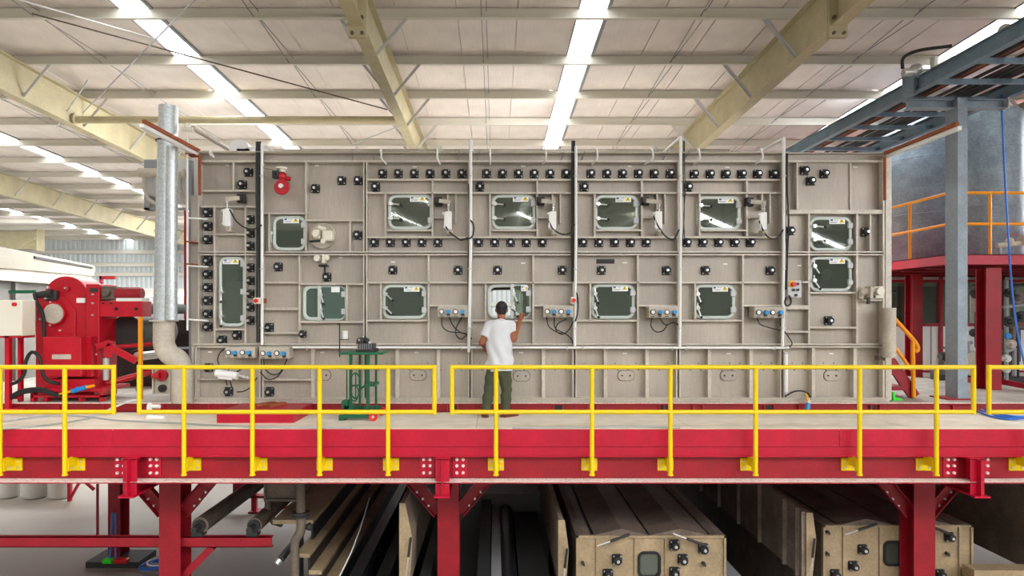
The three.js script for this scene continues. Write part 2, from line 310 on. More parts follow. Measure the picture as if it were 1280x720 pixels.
// ---------- the raised steel platform ----------
const DECK = EYE - 1.55, UPPER = EYE - 1.407, DE = 8.9, DM = 10.4;   // walkway level, level behind it, walkway edge, oven front
{
  const p = thing('steel_platform', 'red steel platform carrying the oven, with deck, edge beams, columns and braces', 'platform');
  const L = -14.5, R = 14, y = (py) => Y(py, DE);
  for (let x = L, i = 0; x < R - 0.1; x += 2.85, i++) part(p, 'deck_sheet', [box(x + 0.003, x + 2.847, DECK - 0.02, DECK, -DM + 0.06, -DE + 0.01)], M.deck);
  part(p, 'upper_deck', [box(-16, 18, UPPER - 0.03, UPPER, -24, -DM + 0.02)], M.deckUp);
  part(p, 'lower_floor_plate', [box(-16, 18, DECK - 0.14, DECK - 0.03, -24, -DE - 0.03)], M.redDull);
  // edge: upright plate, a channel below it, then the main beam
  for (let x = L, i = 0; x < R - 0.1; x += 4.75, i++) part(p, 'edge_plate', [box(x + 0.002, x + 4.748, y(558), DECK - 0.002, -DE, -DE + 0.012)], M.red);
  part(p, 'edge_channel', [box(L, R, y(569.5), y(558.6), -DE - 0.03, -DE - 0.005), box(L, R, y(571), y(569.2), -DE - 0.1, -DE + 0.012)], M.red);
  part(p, 'main_beam', [box(L, R, y(600), y(570), -9.03, -9.01), box(L, R, y(602.2), y(600.6), -9.13, -8.8)], M.redDull);  // duller red paints the shade below the edge onto the web
  part(p, 'flange_glare', [box(L, R, y(600.6), y(600.2), -9.0, -8.797)], M.litPale, 'pale upper face of the bottom flange with skylight painted in');  // pale strip paints the skylight falling on the flange top
  const ends = [[-4.73, 0], [-0.683, 0], [6.24, 0]];
  for (const [x] of ends) {
    const yb = Y(620, 8.8);
    part(p, 'cross_beam', [...ibeam(V(x, (yb + y(571)) / 2, -8.8), V(x, (yb + y(571)) / 2, -18), y(571) - yb, 0.19, 0.016, 0.022)], M.red);
    part(p, 'end_plate', [box(x - 0.09, x + 0.09, yb + 0.022, y(572), -8.815, -8.8), box(x - 0.008, x + 0.008, yb + 0.022, y(572), -8.8, -8.72), box(x - 0.1, x + 0.1, yb - 0.003, yb + 0.02, -8.82, -8.7)], M.red);
    for (const s of [-1, 1]) {
      const a = x + s * 0.12, b = x + s * 0.31;
      const sp = part(p, 'splice_plate', [box(a, b, y(598), y(572), -9.01, -8.995)], M.red), bolts = [];
      for (const bx of [0.3, 0.74]) for (const by of [576, 584, 593]) {
        const q = V(a + (b - a) * bx, y(by), -8.985);
        part(sp, 'bolt', [disc(q, 0.021, 0.03, 6), ball(V(q.x, q.y, q.z + 0.012), 0.0085, 8)], M.litPale);  // pale heads: their bright highlight is put into the colour
      }
    }
  }
  // columns with knee braces
  const col = (x, d, w = 0.3, h = 0.36, top = 3.72, name = 'column') => part(p, name, [box(x - w / 2, x + w / 2, 0, top, -d - 0.02, -d), box(x - w / 2, x + w / 2, 0, top, -d - h, -d - h + 0.02), box(x - 0.01, x + 0.01, 0, top, -d - h + 0.02, -d - 0.02)], M.redDull);
  for (const [x] of ends) {
    col(x, 9.88, 0.31);
    for (const s of [-1, 1]) {
      const a = V(x + s * 0.14, Y(641, 9.98), -10.04), b = V(x + s * 0.88, 4.0, -10.04), up = V(0, 0, 1);
      const k = part(p, 'knee_brace', [bar(a, b, 0.19, 0.012, up), bar(a, b, 0.012, 0.1, up, 0.09, 0.04), bar(a, b, 0.012, 0.1, up, -0.09, 0.04)], M.redDull);
      for (let i = 0; i < 3; i++) { const q = V(x + s * 0.3, Y(633, 9.98), -10.02).lerp(V(x + s * 0.47, Y(616, 9.98), -10.02), i / 2); part(k, 'bolt', [disc(q, 0.018, 0.03, 6)], M.silver); }
    }
    part(p, 'long_beam', ibeam(V(x - 2, 4.12, -10.06), V(x + 2, 4.12, -10.06), 0.3, 0.2, 0.012, 0.016), M.redDull);
  }
  for (const x of [-9.2]) { col(x, 16.4, 0.28, 0.45, 4.3); part(p, 'footing', [box(x - 0.5, x + 0.75, 0, 0.14, -16.95, -16.1)], M.dark); }
  // tie beam low between columns on the left, with a stay
  part(p, 'tie_beam', [...channel(at(-40, 676.5, 10), at(341, 676.5, 10), 0.155, 0.09, 0.012)], M.redDull);
  part(p, 'stay', [bar(at(266, 683, 10.02), at(224, 726, 10.02), 0.08, 0.1)], M.redDull);
  part(p, 'stay', [bar(at(122, 605, 18), at(122, 676, 18), 0.05, 0.05)], M.redDull);
  // red base frame under the oven, with stiffeners and pockets
  part(p, 'base_beam', [box(-16, 18, DECK, UPPER - 0.03, -DM - 0.03, -DM - 0.01), box(-16, 18, UPPER - 0.03, UPPER - 0.012, -DM - 0.06, -DM + 0.035)], M.redDull);
  part(p, 'base_edge', [box(-16, 18, UPPER - 0.012, UPPER - 0.002, -DM - 0.06, -DM + 0.036)], M.litPale);  // pale strip paints the lit upper edge of the base beam
  for (const px of [74, 130, 175, 205, 240, 262, 559, 572, 601, 692, 704, 735, 747, 824, 830, 866, 878, 955, 967, 998, 1088, 1099, 1190]) part(p, 'stiffener', [box(X(px, DM) - 0.008, X(px, DM) + 0.008, DECK, UPPER - 0.03, -DM - 0.01, -DM + 0.03)], M.redMachine);
  for (const px of [566, 698, 829.5, 960.5, 1090]) part(p, 'pocket', [box(X(px, DM) - 0.06, X(px, DM) + 0.06, DECK + 0.02, UPPER - 0.045, -DM - 0.012, -DM - 0.006)], M.black);
}
// ---------- yellow guard rails ----------
{
  const d = 8.74, r = 0.029, Yr = (py) => Y(py, d), Xr = (px) => X(px, d);
  function rail(px0, px1, posts, label, ends) {
    const g = thing('guard_rail', label, 'railing', 'yellow guard rails along the walkway edge');
    part(g, 'top_rail', [cyl(V(Xr(px0), Yr(459), -d), V(Xr(px1), Yr(459), -d), r)], M.yellow);
    part(g, 'lower_rail', [cyl(V(Xr(px0), Yr(515), -d), V(Xr(px1), Yr(515), -d), r)], M.yellow);
    for (const e of ends) part(g, 'end_post', [cyl(V(Xr(e), Yr(459) + r, -d), V(Xr(e), Yr(515) - r, -d), r)], M.yellow);
    for (const [px, s] of posts) {
      const Yw = (q) => Y(q, 9), x = Xr(px), o = part(g, 'post', [cyl(V(x, Yr(593), -d), V(x, Yr(459), -d), r), cyl(V(x, Yr(594.4), -d), V(x, Yr(592.8), -d), r * 1.3)], M.yellow);
      const b = x, k = part(o, 'bracket', [box(b - 0.105, b + 0.105, Yw(588), Yw(572.5), -9.009, -8.99), box(x - 0.012, x + 0.012, Yr(586), Yr(574), -9.0, -d - 0.02), box(x - 0.036, x + 0.036, Yr(590), Yr(575), -d - 0.05, -d - 0.022)], M.yellow);
      const bs = [];
      for (const by of [576.5, 584]) for (const e of [-1, 1]) bs.push(disc(V(b + e * 0.065, Yw(by), -8.985), 0.016, 0.02, 6));
      bs.forEach((h) => part(k, 'bolt', [h], M.silver));
    }
  }
  rail(-90, 142, [[-70, 1], [0, 1], [81, 1]], 'left yellow guard rail in front of the red winding machine', [142]);
  rail(174, 543, [[230, 1], [315.5, 1], [399.5, 1], [485, 0.6]], 'yellow guard rail in front of the green lifting trolley', [174, 543]);
  rail(565, 1217, [[620, 0], [740, 0], [838, -0.4], [944.5, -0.7], [1074.5, -1], [1170.5, -1]], 'long yellow guard rail in front of the man and right part of oven', [565, 1217]);
  rail(1236, 1370, [[1290, -1]], 'short yellow guard rail piece at the right edge of the photo', [1236]);
}

// ---------- the big oven: sheet front with welded ribs, viewing ports and roller bearings ----------
const DS = 10.52;                                              // depth of the sheets behind the ribs
const oven = thing('industrial_oven', 'huge beige steel oven with ribbed front, windows and rows of black bearings', 'machine');
const PORTS = [                                                // px0, px1, py0, py1, kind
  [485, 539.5, 243, 285.5, 'u'], [615, 669, 243, 285.5, 'u'], [744.5, 798, 243.5, 286, 'u'], [873, 927, 245, 286.5, 'u'],
  [478, 532, 356, 398, 'l'], [610, 663, 355.5, 397.5, 'open'], [740.5, 794, 355.5, 398, 'v'], [869, 920, 356, 398, 'v'],
  [340, 380.5, 270, 312, 'n'], [272, 304.5, 321.5, 407.5, 'tall'], [377.5, 431, 357, 400, 'slid'],
  [1015, 1067, 271, 312.5, 'u'], [1015, 1067, 321, 363.5, 's']];
{
  const part2 = (name, g, m = M.steelRib) => part(oven, name, g, m);
  const cols = [[249.5, 325], [325, 456.5], [456.5, 587.5], [587.5, 718.5], [718.5, 850], [850, 981], [981, 1105]];
  const rows = [[202, 316.5], [316.5, 432], [433, 500.5]];
  for (const [c0, c1] of cols) for (const [r0, r1] of rows) {
    const s = shape([[X(c0, DS) + 0.002, Y(r1, DS) + 0.002], [X(c1, DS) - 0.002, Y(r1, DS) + 0.002], [X(c1, DS) - 0.002, Y(r0, DS) - 0.002], [X(c0, DS) + 0.002, Y(r0, DS) - 0.002]]);
    for (const [a, b, t, u] of PORTS) if (a > c0 - 2 && b < c1 + 2 && t > r0 - 2 && u < r1 + 2) s.holes.push(rrect(X(a + 3, DS), X(b - 3, DS), Y(u - 3, DS), Y(t + 3, DS), 0.1, THREE.Path));
    part2('wall_sheet', [extrude(s, 0.02, -DS - 0.02)], M.steel);
  }
  part2('wall_sheet', [box(X(239, DS), X(250, DS), Y(500.5, DS), Y(432, DS), -DS - 0.02, -DS)], M.steel);
  // shell behind the front: floor, top, ends and back, with openings on the far side
  const xl = X(249, DS), xr = X(1105, DS), yt = Y(191, DM), yb = UPPER, zb = -13.4;
  part2('top', [box(xl, xr, yt - 0.05, yt, zb, -DS - 0.02)], M.steel);
  part2('bottom', [box(xl, xr, yb, yb + 0.04, zb, -DS - 0.02)], M.steel);
  for (const x of [xl, xr]) part2('end_wall', [box(x - 0.02, x + 0.02, yb, yt, zb, -DS - 0.02)], M.steel);
  for (const px of [454, 587, 718, 850, 981]) if (px !== 850) part2('inner_frame', [box(X(px, DS) - 0.03, X(px, DS) + 0.03, yb, yt, zb + 0.02, zb + 0.2)], M.steel);
  const bw = shape([[xl, yb], [xr, yb], [xr, yt], [xl, yt]]);
  for (const [a, b, t, u] of [PORTS[5], PORTS[9]]) bw.holes.push(rrect(X(a, DS), X(b, DS), Y(u, DS) - 0.04, Y(t, DS), 0.12, THREE.Path));
  part2('back_wall', [extrude(bw, 0.03, zb - 0.03)], M.steel);
  part2('back_rim', [box(xl + 0.2, xr - 1.4, yt, Y(183.5, 13.2), zb - 0.03, zb + 0.03)], M.steelRib);
  for (let i = 0; i < 16; i++) part2('roller', [cyl(V(xl + 0.5 + i * 0.66, EYE + (i % 2 ? 1.75 : 0.55), zb + 0.03), V(xl + 0.5 + i * 0.66, EYE + (i % 2 ? 1.75 : 0.55), -DS - 0.06), 0.09, 0.09, 20)], M.grey);
  // top band and flanges
  part2('top_band', [pbox(249, 1105, 191.5, 200.4, 10.45, 10.47), pbox(249, 1105, 190.5, 192, 10.4, 10.5)], M.steel);
  const hr = (y, x0, x1, w = 2.1, d = DM, name = 'rib') => part2(name, [pbox(x0, x1, y - w / 2, y + w / 2, d, DS)]);
  const vr = (x, y0, y1, w = 2.1, d = DM, name = 'rib') => part2(name, [pbox(x - w / 2, x + w / 2, y0, y1, d, DS)]);
  hr(201.4, 249, 1105, 2.4, 10.38, 'flange');
  for (const y of [315, 318.2]) hr(y, 249.5, 1105, 1.7, 10.385, 'flange');
  for (const [a, b] of [[241, 454], [454, 1105]]) part2('flange', [pbox(a, b, 429.5, 431.4, 10.385, DS), pbox(a, b, 432.6, 434.5, 10.385, DS)]);
  part2('flange', [pbox(239, 1112, 498.8, 502.6, 10.385, DS), pbox(239, 1112, 497.4, 498.9, 10.34, DS)]);
  for (const x of [250, 456.6, 587.6, 718.5, 849.8, 980]) for (const [y0, y1] of [[202.5, 314.2], [319, 429.5]]) { vr(x - 1.9, y0, y1, 1.6, 10.385, 'flange'); if (x > 255) vr(x + 1.6, y0, y1, 1.6, 10.385, 'flange'); }
  vr(326.5, 202.5, 429.5, 3, 10.385, 'flange');
  // the repeated bays
  for (const L of [456.6, 587.6, 718.5, 849.8]) {
    const x = (k) => L + k, R = L + 129.6;
    hr(224.6, L + 2.5, R); hr(241, L + 2.5, R); hr(296.5, L + 2.5, R);
    hr(287.8, x(25), x(83)); hr(272.3, x(84), x(100), 1.4);
    vr(x(84), 224.6, 296); vr(x(25), 241, 296); vr(x(103), 241, 262, 1.6); vr(x(113), 241, 279, 1.6);
    vr(x(79), 319, 429.5); hr(353.2, L + 2.5, R); hr(400.8, L + 2.5, x(79)); vr(x(19.5), 353, 400.5);
    hr(382, x(79), R);
  }
  // left end bays
  vr(268.2, 258, 429.5); vr(306.6, 258, 429.5); vr(291.7, 202.5, 238.5); hr(238.4, 251, 321); hr(258.2, 251, 321);
  hr(292.7, 269, 306); hr(411.8, 269, 306); hr(266.6, 329, 382.5); vr(382.3, 202.5, 314); vr(336.4, 267, 314);
  vr(374.2, 319, 429.5); hr(353.2, 329, 373.5); hr(386, 329, 373.5, 3); hr(416.4, 329, 373.5); hr(355, 375, 454); hr(402.4, 375, 454, 2.4);
  hr(275.4, 383, 454); vr(437.4, 276, 314); vr(433.4, 356, 401);
  // right end bays
  vr(996.8, 203, 263, 1.8); part2('cover_plate', [pbox(997.5, 1063, 203, 263, 10.43, DS)], M.steel); vr(1063.5, 203, 262, 1.6); hr(264.6, 984, 1104, 5, 10.4);
  vr(1011.5, 267, 429.5); vr(1071.5, 267, 429.5, 2.2); vr(1088, 268, 314, 1.6); hr(352.6, 1003, 1011); hr(384, 982, 1011, 5); hr(414.8, 982, 1011);
  hr(366, 1013, 1071); hr(409.6, 1013, 1071); hr(375.3, 1072, 1105);
  part2('end_post', [pbox(1103.5, 1106, 195, 500, 10.385, 10.5), pbox(1107, 1114.5, 193, 500, 10.4, 10.6)], M.steelRib);
  part2('end_post', [pbox(239.5, 242, 432, 500, 10.385, 10.5), pbox(243.5, 246, 432, 500, 10.385, 10.5)], M.steelRib);
  part2('end_post', [pbox(239, 248.5, 244, 431, 10.42, 10.6)], M.steel);
  // skirt
  for (const x of [391, 496.4, 548, 679.3, 757, 809, 887, 939, 1017, 1069]) vr(x, 435, 498, 4.2, 10.4);
  for (const x of [326.6, 456.5, 587.6, 718.3, 848, 978]) { vr(x - 2, 435, 498, 1.7, 10.385); vr(x + 2, 435, 498, 1.7, 10.385); }
  hr(474.5, 247, 312, 1.2); hr(474.5, 328.5, 389, 2.6);
  // hand-hole covers in the skirt
  for (const [x, y] of [[403, 469], [522.5, 469], [652, 470], [782.5, 469.5], [910.5, 469.5], [1040, 469.5]]) {
    const c = part2('handhole_cover', [extrude(rrect(X(x - 10, DS), X(x + 10, DS), Y(y + 6, DS), Y(y - 6, DS), 0.07), 0.02, -DS, 0.004)], M.steel);
    part(c, 'cover_outline', [extrude(rrect(X(x - 10.8, DS), X(x + 10.8, DS), Y(y + 6.8, DS), Y(y - 6.8, DS), 0.076), 0.003, -DS)], M.dark);  // thin dark ring drawn for the groove round the cover
    part(c, 'bolts', [disc(at(x - 5, y, DS - 0.02), 0.014, 0.03, 6), disc(at(x + 5, y, DS - 0.02), 0.014, 0.03, 6)], M.dark);
  }
  // seam screws in the skirt and small white marking labels
  const screws = [];
  for (let x = 470; x < 1060; x += 13) { screws.push(disc(at(x + 3, 462.4, DS - 0.005), 0.01, 0.02, 6)); if ((x / 13 | 0) % 3) screws.push(disc(at(x, 454, DS - 0.005), 0.008, 0.02, 6)); }
  tag(part2('screws', screws, M.dark), 0, 0, 0, 'stuff');
  for (const [x, y] of [[262.5, 440], [284.5, 206.5], [396, 207], [403, 440.5], [426, 322.3], [314, 323.6], [491.5, 327.5], [518.3, 208.5], [520.5, 440.5], [654, 207.8], [654, 329], [651.5, 440.7], [781, 328.5], [787, 207.8], [781, 441.7], [909, 209], [906.5, 330], [911, 442], [999, 332], [1069.3, 209], [1039, 442]])
    part2('marking_label', [box(X(x - 2.6, DS), X(x + 2.6, DS), Y(y + 0.8, DS), Y(y - 0.8, DS), -DS, -DS + 0.004)], M.white);
  part2('name_plate', [box(X(745.3, DS), X(768, DS), Y(329.6, DS), Y(324, DS), -DS, -DS + 0.008)], M.dark);
}
// viewing ports
const portDoor = [];
PORTS.forEach(([a, b, t, u, kind]) => {
  const x0 = X(a, DM), x1 = X(b, DM), y0 = Y(u, DM), y1 = Y(t, DM), r = 0.12, zf = -DS;
  const outer = rrect(x0, x1, y0, y1, r); outer.holes.push(rrect(x0 + 0.03, x1 - 0.03, y0 + 0.03, y1 - 0.03, r - 0.03, THREE.Path));
  const f = part(oven, 'viewing_port', [extrude(outer, 0.06, zf - 0.001, 0.012)], M.frameGreen);
  const pane = (l, rr, m = glass, z = zf + 0.045) => part(f, 'glass', [extrude(rrect(l, rr, y0 + 0.02, y1 - 0.02, 0.08), 0.008, z)], m);
  const w = x1 - x0, mid = kind === 'open' ? x0 + w * 0.56 : kind === 'slid' ? x0 + w * 0.38 : x0;
  if (kind === 'open' || kind === 'slid') pane(mid, x1 - 0.015, kind === 'slid' ? glassGreen : glass, zf + 0.07); else pane(x0 + 0.02, x1 - 0.02);
  if (kind === 'slid') pane(x0 + 0.02, x1 - 0.03, glassGreen, zf + 0.03);
  if (kind === 'open' || kind === 'slid') part(f, 'pane_edge', [box(mid - 0.02, mid + 0.03, y0 - 0.01, y1 + 0.03, zf + 0.06, zf + 0.085)], M.frameGreen);
  const hy = kind === 'tall' ? [y1 - 0.1, (y0 + y1) / 2, y0 + 0.12] : [y1 - 0.13, y0 + 0.13];
  for (const y of hy) part(f, 'hinge', [rbox(x1 - 0.065, x1 + 0.012, y - 0.045, y + 0.045, zf, zf + 0.09, 0.012), box(x1 - 0.02, x1 + 0.03, y - 0.02, y + 0.02, zf, zf + 0.06)], M.lightGrey);
  // clamp levers with black knobs
  const turn = { u: -0.12, l: -0.7, v: -1.25, s: -1.05, open: -1.15, slid: -1.2, n: -1.4, tall: -1.5 }[kind];
  const lx = kind === 'open' || kind === 'slid' ? mid + 0.03 : x0 + 0.045;
  if (kind !== 'n') for (const y of kind === 'tall' ? [y0 + 0.15, y0 + 0.52] : [y1 - 0.14, y0 + 0.16]) {
    const p = V(lx, y, zf + 0.1), q = V(lx + 0.15 * Math.cos(turn), y + 0.15 * Math.sin(turn), zf + 0.13);
    const h = part(f, 'clamp_lever', [cyl(p, q, 0.013, 0.011, 8), disc(p, 0.03, 0.06, 12), cyl(p, V(lx + (turn > -1 ? -0.06 : 0), y + (turn > -1 ? 0 : 0.08), zf + 0.09), 0.012, 0.012, 8)], M.silver);
    part(h, 'knob', [ball(q, 0.022, 10)], M.black);
  } else part(f, 'latch', [disc(V(x0 - 0.03, (y0 + y1) / 2, zf + 0.06), 0.03, 0.05, 12), box(x0 - 0.05, x0 - 0.02, (y0 + y1) / 2 - 0.14, (y0 + y1) / 2, zf, zf + 0.07)], M.silver);
  if (kind !== 'slid') {
    const sw = kind === 'open' ? 0.1 : 0.24;
    part(f, 'warning_sticker', flat(sw, 0.095, V(x1 - 0.1 - sw / 2 + (kind === 'open' ? 0.06 : 0), y1 - 0.055, zf + (kind === 'open' ? 0.082 : 0.058))), sticker);
  } else part(f, 'warning_sticker', flat(0.13, 0.08, V(x1 - 0.15, y1 - 0.06, zf + 0.09)), M.white);
});
// flange bearings of the rollers
{
  const s = 0.064, plate = extrude(rrect(-s, s, -s, s, 0.018), 0.022, 0, 0.004);
  const gB = join([plate, disc(V(0, 0, 0.04), 0.052, 0.05, 20), ring(V(0, 0, 0.062), 0.04, 0.01, 'z', 20), ball(V(-0.035, 0.045, 0.035), 0.014, 8)]);
  const gS = join([disc(V(0, 0, 0.055), 0.02, 0.05, 14)]);
  const gN = join([[-1, -1], [1, -1], [1, 1], [-1, 1]].map(([i, j]) => disc(V(i * 0.047, j * 0.047, 0.03), 0.0105, 0.022, 6)));
  var bearing = (px, py, d = DS, k = 1, parent = oven) => {
    const o = new THREE.Mesh(gB, M.black); o.name = 'flange_bearing'; o.position.copy(at(px, py, d)); o.scale.set(k, k, k * 1.5); o.castShadow = o.receiveShadow = true;
    for (const [n, g] of [['shaft_end', gS], ['bolts', gN]]) { const c = new THREE.Mesh(g, g === gN ? M.zinc : M.silver); c.name = n; c.castShadow = true; if (g === gN) c.userData.kind = 'stuff'; o.add(c); }
    parent.add(o);
    return o;
  };
  for (const L of [478.5, 608.5, 738.6, 867.5]) for (let i = 0; i < 6; i++) bearing(L + i * 19.75, 217.3 + (L > 800 ? 0.6 : 0));
  for (const L of [468.3, 598.6, 728.6, 858.5]) for (let i = 0; i < 5; i++) bearing(L + i * 19.8, 303.2);
  for (const x of [469.7, 600, 730, 860]) bearing(x, 234.2);
  for (const y of [266, 283, 299.7, 326.5, 343, 359.3, 375.8, 392.3, 408.7]) bearing(260.6, y);
  for (const y of [274.8, 291.6, 307.5, 334.8, 350.8, 367.2, 384, 400.5]) bearing(313, y);
  for (const [x, y] of [[311, 215.6], [303.7, 231], [394.7, 236], [427.5, 226], [448, 226], [409, 346.3], [447.3, 294], [491.3, 337.6], [572.7, 337.8], [622, 337.8], [702.6, 337.8], [751.5, 337.9], [832.7, 338], [881.5, 338], [962, 338.2],
    [348.3, 333.8], [337.2, 409.2], [278.7, 425], [296.8, 419], [987, 288.7], [1080.7, 290.2], [1035, 400.7], [261.3, 459.5], [286.5, 489.2], [337.5, 489.2]]) bearing(x, y);
  bearing(378.5, 417.4, 10.43, 0.85);
  for (const [x, y] of [[1005, 213.5], [1012.6, 226.5], [1029.6, 217.5]]) bearing(x, y, 10.43);
}

// ---------- what is mounted on the oven front ----------
const run = (list, d) => list.map(([x, y, e]) => at(x, y, e ?? d));
const wire = (name, list, d, r, m, label, category, group) => single(name, [tube(run(list, d), r, 7, list.length * 7)], m, label, category, group);
// gauge panels
[[281, 433.5, 'left gauge panel of the pair low on the left end of the oven'], [324, 434.5, 'right gauge panel of the pair low on the left, beside the thick cable bundle'],
  [547, 382.5, 'gauge panel with blue knobs just left of the man'], [679, 382.5, 'gauge panel with blue knobs just right of the man, below an emergency stop'],
  [811, 383, 'gauge panel with blue knobs second from the right end'], [943, 383.5, 'rightmost gauge panel, below the grey switch box']].forEach(([x, y, label], i) => {
  const g = thing('gauge_panel', label, 'gauge panel', 'gauge panels on the oven front'), d = 10.22, w = 37.5;
  part(g, 'housing', [prbox(x, x + w, y, y + 14, d, 10.46, 0.01)], M.beige);
  for (const [k, kind] of [[4.5, 0], [22, 0], [13, 1], [31, 1]]) {
    const q = at(x + k + 0.5, y + 7, d);
    if (!kind) {
      const o = part(g, 'gauge', [disc(V(q.x, q.y, q.z + 0.012), 0.037, 0.024, 20), ring(V(q.x, q.y, q.z + 0.024), 0.034, 0.006)], M.black);
      part(o, 'dial', new THREE.CircleGeometry(0.031, 20).translate(q.x, q.y, q.z + 0.0255), dial);
    } else {
      const o = part(g, 'knob', [disc(V(q.x, q.y, q.z + 0.045), 0.03, 0.06, 14), disc(V(q.x, q.y, q.z + 0.02), 0.022, 0.04, 14)], M.blueKnob);
      part(o, 'base', [box(q.x - 0.024, q.x + 0.024, q.y - 0.055, q.y - 0.03, q.z, q.z + 0.02)], M.black);
    }
    part(g, 'label_strip', [box(q.x - 0.03, q.x + 0.03, q.y - 0.072, q.y - 0.062, q.z, q.z + 0.003)], M.dark);
  }
});
const CABLES = [
  [[[552, 396], [553, 408], [560, 414], [576, 416], [583, 417]], 'cable curving from the left gauge of the panel left of the man'],
  [[[561, 396], [567, 408], [575, 415], [585, 419], [590, 424]], 'cable crossing under the gauge panel left of the man'],
  [[[578, 396], [571, 408], [570, 418], [576, 424], [583, 419]], 'cable looping low under the gauge panel left of the man'],
  [[[683, 396], [686, 408], [696, 415], [703, 417]], 'cable from the left gauge of the panel right of the man'],
  [[[708, 399], [697, 405], [695, 413], [703, 418], [711, 412], [718, 400]], 'cable looping under the gauge panel right of the man'],
  [[[693, 397], [694, 410], [708, 418], [715, 425], [717, 434]], 'cable running from the panel right of the man down to the conduit'],
  [[[815, 397], [814, 408], [821, 415], [829, 413], [835, 405]], 'cable loop under the second gauge panel from the right'],
  [[[824, 397], [832, 406], [842, 403], [849, 408], [851, 420], [850, 434]], 'long cable from second right gauge panel down to the white conduit'],
  [[[946, 397], [950, 405], [960, 409], [976, 413]], 'cable curving right under the rightmost gauge panel'],
  [[[975, 397], [976, 408], [985, 420], [990, 430], [985, 435]], 'cable leaving the rightmost gauge panel towards the horizontal pipe'],
  [[[283, 434], [275, 441], [272, 450], [274, 456]], 'cable hanging left of the lower left gauge panel'],
  [[[329, 449], [332, 462], [340, 468], [348, 467], [356, 455], [362, 440]], 'cable loop hanging below the paired lower left gauge panels'],
  [[[325, 465], [335, 474], [345, 472], [354, 462]], 'lower of the cable loops below the paired gauge panels'],
  [[[284, 482], [282, 470], [286, 462]], 'short cable rising from the lowest left bearing'],
  [[[290, 485], [288, 475], [296, 465], [303, 461]], 'second cable rising from the lowest left bearing'],
  [[[296, 490], [305, 489], [314, 483], [321, 472]], 'cable from the lowest left bearing to the thick bundle'],
];
for (const [l, label] of CABLES) wire('cable', l, 10.32, 0.0095, M.cable, 'black ' + label, 'cable');
// emergency stops
[[316.5, 372, 325, 380, 'white emergency stop box beside the tall window on the left'], [713.5, 371, 720.5, 380, 'white emergency stop box on the conduit right of the man']].forEach(([a, t, b, u, label]) => {
  const g = thing('emergency_stop', label, 'switch'), d = 10.2, q = at((a + b) / 2, (t + u) / 2, d);
  part(g, 'box', [prbox(a, b, t, u, d, 10.3, 0.012)], M.cream);
  part(g, 'button', [disc(V(q.x, q.y, q.z + 0.03), 0.03, 0.03, 16), disc(V(q.x, q.y, q.z + 0.01), 0.018, 0.03, 12)], M.buttonRed);
  part(g, 'bracket', [pbox(a + 1, b + (a < 400 ? 6 : 1), t + 1, u - 1, 10.3, 10.38)], a < 400 ? M.rust : M.black);
});
{
  const g = thing('switch_box', 'grey switch box with yellow emergency stop plate at right end of oven', 'switch'), d = 10.28;
  part(g, 'box', [prbox(985, 1002, 350.5, 372, d, 10.46, 0.012)], M.lightGrey);
  part(g, 'stop_plate', [pbox(986, 993.5, 351, 358.5, d - 0.01, d)], M.signYellow);
  part(g, 'stop_button', [disc(at(992, 355.5, d - 0.03), 0.034, 0.06, 16)], M.buttonRed);
  for (const [x, y] of [[997, 355], [992, 362.5], [997.3, 362.3], [995, 369]]) part(g, 'push_button', [disc(at(x, y, d - 0.015), 0.02, 0.03, 12)], M.black);
  wire('cable', [[983, 372], [981, 378], [984, 382.5], [988, 380], [988.5, 374], [986, 369]], 10.28, 0.014, M.cable, 'thick black cable loop under the grey switch box', 'cable');
}
// upright conduits that turn back over the roof of the oven, with cable bundles
[[327.6, 180, 431, 0.022, 'white conduit beside the thick black cable bundle at left'], [588.4, 176, 440, 0.025, 'white conduit rising just left of the man'], [719.8, 184, 433, 0.022, 'white conduit right of the man carrying an emergency stop'],
  [850.6, 172, 434, 0.022, 'white conduit third from left, right of the middle, with two thin cables'], [979.6, 173, 433, 0.024, 'rightmost white conduit beside the grey switch box']].forEach(([x, t, b, r, label], i) => {
  const g = thing('conduit', label, 'pipe', 'upright white conduits on the oven front'), d = 10.3;
  const lean = [0, -2.4, -1.5, -1, -1.5][i];
  part(g, 'pipe', pipe([at(x + lean, b, d), at(x, 300, d), at(x, t, d), at(x, t, d).add(V(0, 0.02, -2))], r), M.white);
  for (const y of [220, 336, 410]) part(g, 'clamp', [ring(at(x + (y > 300 ? lean * (y - 300) / 130 : 0), y, d), r * 1.25, 0.008, 'y', 14), pbox(x - 2.6, x + 2.6, y - 0.5, y + 0.5, d + 0.02, 10.39)], M.silver);
});
const bundle = (x, y0, y1, n, r, label, wob = 1) => {
  const g = thing('cable_bundle', label, 'cables');
  for (let i = 0; i < n; i++) { const k = x + (i - (n - 1) / 2) * r * 130; part(g, 'cable', [tube(run([[k, y0], [k + rnd(-0.6, 0.6) * wob, y0 + (y1 - y0) * 0.25], [k + rnd(-1, 1) * wob, y0 + (y1 - y0) * 0.5], [k + rnd(-1.2, 1.2) * wob, y0 + (y1 - y0) * 0.75], [k + rnd(-1, 1) * wob, y1]], 10.33), r, 6, 26)], M.cable); }
};
bundle(323.2, 177, 428, 4, 0.013, 'thick bundle of black cables down the left conduit', 0.8);
bundle(586, 230, 432, 1, 0.014, 'single black cable beside the conduit left of the man', 2.5);
bundle(716.6, 176, 352, 3, 0.012, 'black cables beside the conduit right of the man', 0.3);
bundle(855, 176, 300, 2, 0.007, 'two thin black cables beside the third conduit', 1.2);
bundle(982.6, 192, 362, 3, 0.012, 'black cables beside the rightmost conduit', 1.6);
wire('cable', [[588, 275], [591.5, 280], [592, 290], [589, 297], [580, 299], [576, 300]], 10.27, 0.012, M.cable, 'black cable bulging right from the conduit left of the man', 'cable');
